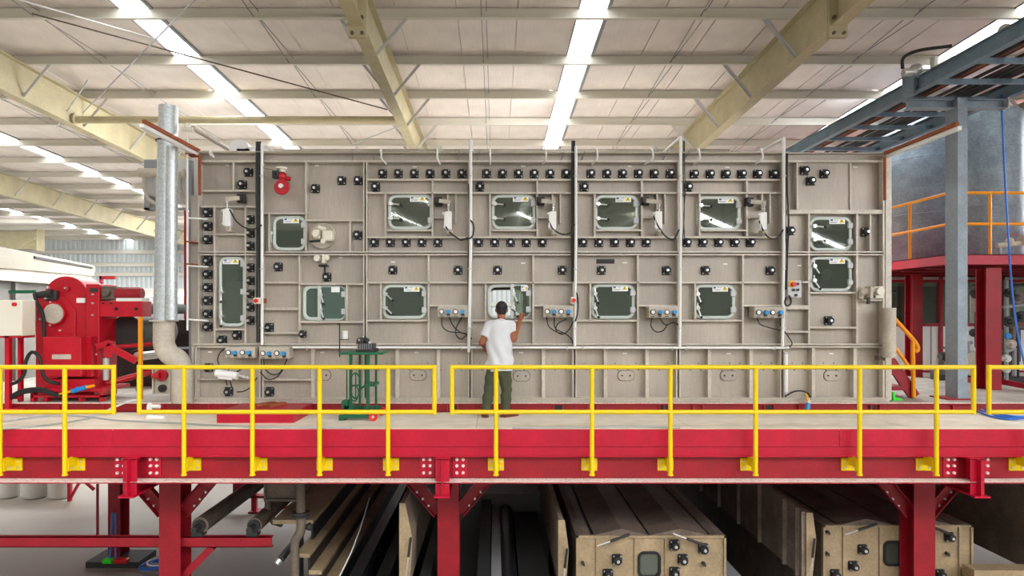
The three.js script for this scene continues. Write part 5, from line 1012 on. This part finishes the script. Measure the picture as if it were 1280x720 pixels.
// ---------- the man at the window and the green lifting trolley ----------
function surfaceNet(f, lo, hi, cell, m) {                       // smooth surface where f < 0
  const n = ['x', 'y', 'z'].map((k) => Math.ceil((hi[k] - lo[k]) / cell) + 1), [a, b, c] = n;
  const val = new Float32Array(a * b * c), id = (i, j, k) => (k * b + j) * a + i;
  for (let k = 0; k < c; k++) for (let j = 0; j < b; j++) for (let i = 0; i < a; i++) val[id(i, j, k)] = f(lo.x + i * cell, lo.y + j * cell, lo.z + k * cell);
  const at0 = new Int32Array(a * b * c).fill(-1), pos = [], idx = [];
  for (let k = 0; k < c - 1; k++) for (let j = 0; j < b - 1; j++) for (let i = 0; i < a - 1; i++) {
    let n0 = 0, x = 0, y = 0, z = 0;
    const v = (q) => val[id(i + (q & 1), j + (q >> 1 & 1), k + (q >> 2))];
    for (let q = 0; q < 8; q++) for (const e of [1, 2, 4]) if (!(q & e)) {
      const p = v(q), r = v(q | e);
      if (p < 0 !== r < 0) { const t = p / (p - r); x += (q & 1) + (e === 1 ? t : 0); y += (q >> 1 & 1) + (e === 2 ? t : 0); z += (q >> 2) + (e === 4 ? t : 0); n0++; }
    }
    if (n0) { at0[id(i, j, k)] = pos.length / 3; pos.push(lo.x + (i + x / n0) * cell, lo.y + (j + y / n0) * cell, lo.z + (k + z / n0) * cell); }
  }
  for (let k = 1; k < c - 1; k++) for (let j = 1; j < b - 1; j++) for (let i = 1; i < a - 1; i++) {
    const p = val[id(i, j, k)] < 0;
    const quad = (o, q1, q2, q3, q4) => { if (p === o) return; const v = [q1, q2, q3, q4]; if (v.some((t) => t < 0)) return; if (p) idx.push(v[0], v[1], v[2], v[0], v[2], v[3]); else idx.push(v[0], v[2], v[1], v[0], v[3], v[2]); };
    quad(val[id(i + 1, j, k)] < 0, at0[id(i, j - 1, k - 1)], at0[id(i, j, k - 1)], at0[id(i, j, k)], at0[id(i, j - 1, k)]);
    quad(val[id(i, j + 1, k)] < 0, at0[id(i - 1, j, k - 1)], at0[id(i - 1, j, k)], at0[id(i, j, k)], at0[id(i, j, k - 1)]);
    quad(val[id(i, j, k + 1)] < 0, at0[id(i - 1, j - 1, k)], at0[id(i, j - 1, k)], at0[id(i, j, k)], at0[id(i - 1, j, k)]);
  }
  const g = new THREE.BufferGeometry();
  g.setAttribute('position', new THREE.Float32BufferAttribute(pos, 3)); g.setIndex(idx); g.computeVertexNormals();
  return g;
}
const smin = (a, b, k) => { const h = Math.max(k - Math.abs(a - b), 0) / k; return Math.min(a, b) - h * h * k * 0.25; };
const cone = (p, q, r0, r1, sx = 1, sz = 1) => {                // tapered capsule, optionally flattened
  const ax = p.x, ay = p.y, az = p.z, dx = q.x - ax, dy = q.y - ay, dz = q.z - az, L = dx * dx + dy * dy + dz * dz;
  return (x, y, z) => { const t = Math.max(0, Math.min(1, ((x - ax) * dx + (y - ay) * dy + (z - az) * dz) / L)); const ex = (x - ax - t * dx) / sx, ey = y - ay - t * dy, ez = (z - az - t * dz) / sz; return (Math.sqrt(ex * ex + ey * ey + ez * ez) - (r0 + (r1 - r0) * t)) * Math.min(sx, sz, 1); };
};
const blend = (list, k) => (x, y, z) => { let d = 9; for (const f of list) d = smin(d, f(x, y, z), k); return d; };
{
  const man = thing('person', 'man seen from behind in white shirt and olive trousers, right arm raised to the window', 'person');
  const D = 9.9, p = (px, py, dz = 0) => at(px, py, D + dz);    // dz > 0: nearer the oven
  const hipL = p(617, 458, 0), hipR = p(630, 458, 0), kneeL = p(611.5, 487, 0.03), kneeR = p(633, 487, 0.04), ankL = p(606.5, 514, -0.02), ankR = p(631, 514, 0.0);
  const shL = p(611, 408.5, 0.02), shR = p(637.5, 407, 0.03), elL = p(602.5, 428, 0.0), wrL = p(607, 436, 0.24), elR = p(642, 423.5, 0.02), wrR = p(650, 401, 0.24);
  const neck = p(626, 402, 0.02), head = p(627, 387, 0.06);
  const ground = DECK;
  const trunk = [cone(p(624, 412, 0.02), p(624, 436, 0.01), 0.13, 0.115, 1.22, 0.85), cone(p(624, 436, 0.01), p(623.5, 456, 0), 0.115, 0.13, 1.15, 0.9), cone(shL, shR, 0.062, 0.062)];
  const upper = [cone(shL, elL, 0.055, 0.042), cone(shR, elR, 0.055, 0.042)];
  const fore = [cone(elL, wrL, 0.041, 0.027), cone(elR, wrR, 0.043, 0.028)];
  const legs = [cone(hipL, kneeL, 0.088, 0.058), cone(hipR, kneeR, 0.088, 0.058), cone(kneeL, ankL, 0.056, 0.036), cone(kneeR, ankR, 0.056, 0.036)];
  const footL = [cone(V(ankL.x, ground + 0.06, ankL.z + 0.03), V(ankL.x - 0.01, ground + 0.048, ankL.z - 0.15), 0.034, 0.034, 1.15, 1), cone(ankL, V(ankL.x, ground + 0.06, ankL.z + 0.02), 0.036, 0.036)];
  const footR = [cone(V(ankR.x - 0.01, ground + 0.06, ankR.z + 0.02), V(ankR.x + 0.13, ground + 0.048, ankR.z - 0.09), 0.034, 0.034), cone(ankR, V(ankR.x, ground + 0.06, ankR.z + 0.01), 0.036, 0.036)];
  const hd = [cone(p(627, 384.5, 0.05), p(627, 391, 0.07), 0.086, 0.068, 0.9, 1.08), cone(neck, p(626.8, 393, 0.04), 0.056, 0.052), cone(p(627, 386, 0.06), p(627, 389.5, 0.16), 0.05, 0.03),
    cone(p(627, 387.5, 0.15), p(627, 389, 0.165), 0.014, 0.016), cone(p(620, 387, 0.055), p(619.7, 389.5, 0.05), 0.016, 0.011), cone(p(634, 387, 0.055), p(634.3, 389.5, 0.05), 0.016, 0.011)];
  const body = blend([...trunk, ...upper, ...fore, ...legs, ...footL, ...footR, ...hd], 0.035);
  const lo = V(X(590, D), ground, -D - 0.5), hi = V(X(662, D), Y(372, D), -D + 0.3);
  // hands: palm, four curled fingers, thumb
  const hand = (wr, dir, side, tip) => {
    const u = dir.clone().normalize(), s = side.clone().sub(u.clone().multiplyScalar(side.dot(u))).normalize(), n = s.clone().cross(u).multiplyScalar(tip);
    const P = (a, b, c) => wr.clone().addScaledVector(u, a).addScaledVector(s, b).addScaledVector(n, c), fs = [cone(P(0.0, 0, 0), P(0.045, 0, 0), 0.026, 0.031), cone(P(0.04, -0.025, 0), P(0.075, -0.028, 0.005), 0.018, 0.014), cone(P(0.04, 0.025, 0), P(0.075, 0.028, 0.005), 0.018, 0.014), cone(P(0.05, -0.01, 0), P(0.08, -0.008, 0.004), 0.02, 0.015), cone(P(0.05, 0.01, 0), P(0.08, 0.01, 0.004), 0.02, 0.015)];
    const out = [blend(fs, 0.018)];
    [[-0.03, 0.9], [-0.0105, 1], [0.0105, 0.95], [0.03, 0.78]].forEach(([b, k]) => out.push(blend([cone(P(0.078, b, 0.005), P(0.078 + 0.03 * k, b, 0.022), 0.0098, 0.009), cone(P(0.078 + 0.03 * k, b, 0.022), P(0.085 + 0.012 * k, b * 0.95, 0.048), 0.009, 0.0082), cone(P(0.085 + 0.012 * k, b * 0.95, 0.048), P(0.07, b * 0.92, 0.052), 0.0082, 0.007)], 0.006)));
    out.push(blend([cone(P(0.02, -0.03, 0.005), P(0.05, -0.047, 0.026), 0.013, 0.011), cone(P(0.05, -0.047, 0.026), P(0.075, -0.03, 0.045), 0.0105, 0.0085)], 0.008));
    return (x, y, z) => { let d = 9; for (const f of out) d = smin(d, f(x, y, z), 0.006); return d; };
  };
  const dR = wrR.clone().sub(elR), hR = hand(wrR, V(0.05, 1, -0.15), V(-0.5, 0, -1), 1), hL = hand(wrL, wrL.clone().sub(elL), V(-1, 0.2, 0), -1);
  const fine = (c, f, o) => surfaceNet((x, y, z) => smin(f(x, y, z), body(x, y, z), 0.012), c.clone().add(V(-0.1, -0.06, -0.15)).add(o), c.clone().add(V(0.11, 0.16, 0.11)).add(o), 0.0042);
  const skinNet = surfaceNet((x, y, z) => { const d = body(x, y, z); return d; }, lo, hi, 0.0115);
  part(man, 'body', [skinNet, fine(wrR, hR, V(0, 0, 0)), fine(wrL, hL, V(0, -0.06, -0.02))], M.skin);
  const hairF = (x, y, z) => { const d = blend([cone(p(627, 384.3, 0.05), p(627, 389, 0.05), 0.095, 0.078, 0.93, 1.08)], 0.02)(x, y, z); return Math.max(d, -(z + D + 0.085) - (y - head.y) * 0.9 - 0.03, Y(395.5, D) - y); };
  part(man, 'hair', [surfaceNet(hairF, V(head.x - 0.16, head.y - 0.16, head.z - 0.2), V(head.x + 0.16, head.y + 0.18, head.z + 0.22), 0.009)], M.hair);
  const eyes = [];
  for (const s of [-1, 1]) eyes.push(ball(V(head.x + s * 0.032, head.y - 0.005, head.z - 0.092), 0.013, 10));
  part(man, 'eyes', eyes, M.white);
  part(man, 'mouth', [cyl(V(head.x - 0.024, head.y - 0.072, head.z - 0.098), V(head.x + 0.024, head.y - 0.072, head.z - 0.098), 0.007, 0.007, 8)], M.leather);
  // shirt: loose shell over trunk and upper arms, with folds
  const hemY = Y(463.6, D);
  const shirtBody = blend([cone(p(624, 409, 0.02), p(624.2, 436, 0.01), 0.148, 0.158, 1.16, 0.86), cone(p(624.2, 436, 0.01), p(624.6, 470, 0.01), 0.158, 0.194, 1.1, 0.9), cone(shL, shR, 0.068, 0.07), cone(p(616, 405.5, 0.02), p(634, 404.5, 0.02), 0.066, 0.066), cone(p(625, 404, 0.02), p(625.5, 400.5, 0.02), 0.078, 0.066)], 0.04);
  const sl = (a, b, t) => a.clone().lerp(b, t);
  const sleeve = (a, b, t, r0, r1) => { const e = sl(a, b, t), n = b.clone().sub(a).normalize(), c = cone(a, sl(a, b, t + 0.2), r0, r1); return (x, y, z) => Math.max(c(x, y, z), (x - e.x) * n.x + (y - e.y) * n.y + (z - e.z) * n.z); };
  const fold = (x, y, z) => 0.013 * Math.sin(x * 40 + y * 6 + Math.sin(y * 8) * 1.6) * Math.min(1, Math.max(0.15, (Y(412, D) - y) * 2.2)) + 0.006 * Math.sin(y * 24 - x * 18);
  const shirtF = (x, y, z) => Math.max(smin(smin(shirtBody(x, y, z), sleeve(shL, elL, 0.62, 0.07, 0.08)(x, y, z), 0.05), sleeve(shR, elR, 0.5, 0.07, 0.076)(x, y, z), 0.05) + fold(x, y, z), hemY - y + 0.008 * Math.sin(x * 14), y - Y(400.5, D) - (z + D) * 0.2);
  part(man, 'shirt', [surfaceNet(shirtF, V(X(592, D), hemY - 0.06, -D - 0.32), V(X(656, D), Y(396, D), -D + 0.28), 0.0105)], M.shirt);
  const trouserF = (x, y, z) => { const w = 0.005 * Math.sin(y * 42 + x * 21) + 0.004 * Math.sin(y * 23 - z * 40); return Math.max(Math.min(9, blend([cone(p(623.5, 455, 0), p(623.5, 462, 0), 0.125, 0.125, 1.12, 0.95), cone(hipL, kneeL, 0.105, 0.077), cone(hipR, kneeR, 0.105, 0.077), cone(kneeL, p(606.5, 519, -0.02), 0.077, 0.066), cone(kneeR, p(631.5, 519, 0), 0.077, 0.066)], 0.02)(x, y, z)) + w, Y(513.5, D) - y, y - Y(452, D)); };
  part(man, 'collar', [new THREE.TorusGeometry(0.066, 0.016, 10, 24).rotateX(Math.PI / 2 - 0.25).scale(1, 1.2, 1).translate(neck.x - 0.005, neck.y + 0.005, neck.z + 0.02)], M.shirt);
  part(man, 'trousers', [surfaceNet(trouserF, V(X(594, D), ground, -D - 0.25), V(X(648, D), Y(450, D), -D + 0.22), 0.0105)], M.trousers);
  const sandal = (an, dx, dz) => { const a = V(an.x - dx * 0.25, ground + 0.012, an.z + 0.05), b = V(an.x + dx * 1.3, ground + 0.012, an.z + dz * 1.15), m = a.clone().lerp(b, 0.72); return [bar(a, b, 0.095, 0.024), ring(V(m.x, ground + 0.045, m.z), 0.05, 0.012, 'z', 16).scale(1, 1, 1), ball(a, 0.046, 12, 1, 0.26, 1), ball(b, 0.046, 12, 1, 0.26, 1)]; };
  part(man, 'sandal', sandal(ankL, -0.01, -0.16), M.leather);
  part(man, 'sandal', sandal(ankR, 0.13, -0.1), M.leather);
  const tool = thing('marker_pen', 'dark pen with silver tip held up in the right hand of the man', 'pen'), ta = wrR.clone().add(V(0.012, 0.075, -0.035)), tb = at(639.5, 386.5, D + 0.26);
  part(tool, 'barrel', [cyl(ta.clone().lerp(tb, -0.25), ta.clone().lerp(tb, 0.55), 0.011, 0.011, 12)], M.silver);
  part(tool, 'tip', [cyl(ta.clone().lerp(tb, 0.55), tb, 0.0125, 0.009, 12)], M.black);
}
{
  const g = thing('lifting_trolley', 'green hand lifting trolley with small table and red wheels, left of the man', 'trolley'), m = M.green;
  const D = 9.55, q = (x, y, dz = 0) => at(x, y, D + dz), x = (px) => X(px, D), y = (py) => Y(py, D);
  part(g, 'table', [rbox(x(423), x(479), y(443.5), y(440.5), -D - 0.5, -D, 0.012)], m);
  for (const [px, r] of [[437, 0.015], [458.5, 0.018]]) part(g, 'mast', [box(x(px) - r, x(px) + r, DECK + 0.12, y(443), -D - 0.12, -D - 0.04)], m);
  for (const [px, r] of [[443, 0.012], [464, 0.012]]) part(g, 'mast', [box(x(px) - r, x(px) + r, DECK + 0.12, y(443), -D - 0.42, -D - 0.36)], m);
  part(g, 'pedal_rod', [cyl(q(433.5, 461), q(433.5, 508), 0.01, 0.01, 8), bar(q(427, 461), q(435, 461), 0.03, 0.02)], m);
  part(g, 'cross_tie', [box(x(455), x(468), y(483.5), y(480.5), -D - 0.4, -D - 0.02), bar(q(449, 487, 0.1), q(458, 481, 0.1), 0.03, 0.03)], m);
  part(g, 'hand_wheel', [ring(V(0, 0, 0), 0.175, 0.014, 'z', 30).scale(0.42, 1, 1).translate(x(444.5), y(482), -D + 0.02), ring(V(0, 0, 0), 0.11, 0.012, 'z', 26).scale(0.55, 1, 1).translate(x(443.5), y(491), -D + 0.04), bar(q(439, 483, -0.02), q(450, 481, -0.02), 0.02, 0.02), bar(q(444.5, 467, -0.02), q(444.5, 497, -0.02), 0.016, 0.016), cyl(q(444.5, 482, -0.03), q(444.5, 482, 0.1), 0.02)], m);
  part(g, 'winch', [disc(q(433, 505, 0.1), 0.065, 0.1, 20), disc(q(431, 503, 0.02), 0.04, 0.06, 16), rbox(x(428), x(441), y(516), y(506), -D - 0.2, -D - 0.05, 0.015)], M.green);
  part(g, 'base_frame', [rbox(x(424), x(466), y(523), y(518.5), -D - 0.06, -D, 0.01), rbox(x(430), x(470), y(517), y(513), -D - 0.48, -D - 0.42, 0.01), rbox(x(438), x(444), y(519.5), y(515), -D - 0.48, -D, 0.01), rbox(x(458), x(464), y(519.5), y(515), -D - 0.48, -D, 0.01), rbox(x(423), x(429), y(526), y(519), -D - 0.05, -D - 0.01, 0.005)], m);
  for (const [px, py, dz] of [[466.5, 0, -0.03], [477, 0, 0.5]]) {
    const d = D + dz, r = 0.062, c = V(X(px, d), DECK + r, -d), w = part(g, 'wheel', [disc(c, r, 0.035, 28), ring(V(c.x, c.y, c.z + 0.012), r * 0.8, 0.012, 'z', 28)], M.wheelRed);
    part(w, 'hub', [disc(V(c.x, c.y, c.z + 0.022), 0.02, 0.02, 14)], M.silver);
    part(g, 'axle', [cyl(V(c.x - 0.08, DECK + 0.09, c.z - 0.03), V(c.x, c.y, c.z - 0.01), 0.014)], m);
  }
  for (const [px, dz] of [[431, 0.03], [438, 0.45]]) { const d = D + dz, r = 0.045; part(g, 'castor', [disc(V(X(px, d), DECK + r, -d), r, 0.03, 20)], M.dark); }
  const e = thing('gear_motor', 'small black and grey geared motor standing on the green trolley table', 'machine');
  part(e, 'base', [rbox(x(443), x(467), y(440.4), y(437), -D - 0.42, -D - 0.1, 0.008)], M.dark);
  part(e, 'block', [rbox(x(444), x(464.5), y(437), y(430.5), -D - 0.38, -D - 0.12, 0.01)], M.black);
  const fins = []; for (let i = 0; i < 7; i++) fins.push(box(x(445 + i * 2.8), x(445.9 + i * 2.8), y(437.4), y(430), -D - 0.13, -D - 0.09));
  part(e, 'fins', fins, M.grey);
  part(e, 'motor', [disc(q(451, 426, 0.18), 0.05, 0.14, 18), ball(q(458, 426.5, 0.2), 0.05, 12), cyl(q(456, 430, 0.2), q(455, 419.5, 0.2), 0.03, 0.03, 12), cyl(q(447, 430, 0.2), q(449, 424, 0.2), 0.025, 0.025, 10), disc(q(453, 424, 0.1), 0.03, 0.06, 14)], M.dark);
  part(e, 'fittings', [ball(q(449, 425, 0.09), 0.018, 8), ball(q(454, 421, 0.12), 0.016, 8), ball(q(462, 428, 0.1), 0.02, 8)], M.silver);
  const l = thing('rod_holder', 'white cup on a thin black rod standing at the trolley table', 'stand');
  part(l, 'rod', [cyl(q(424.6, 446, 0.3), q(424.4, 404.5, 0.3), 0.0095, 0.0095, 8), bar(q(421, 405, 0.3), q(425, 404.5, 0.3), 0.02, 0.014)], M.black);
  part(l, 'shelf', [bar(q(425, 424.6, 0.3), q(436, 423.8, 0.3), 0.08, 0.012)], M.black);
  part(l, 'cup', [cyl(q(431.5, 424, 0.3), q(431.5, 413.5, 0.3), 0.038, 0.04, 18)], M.white);
}

settle();
renderer.render(scene, camera);
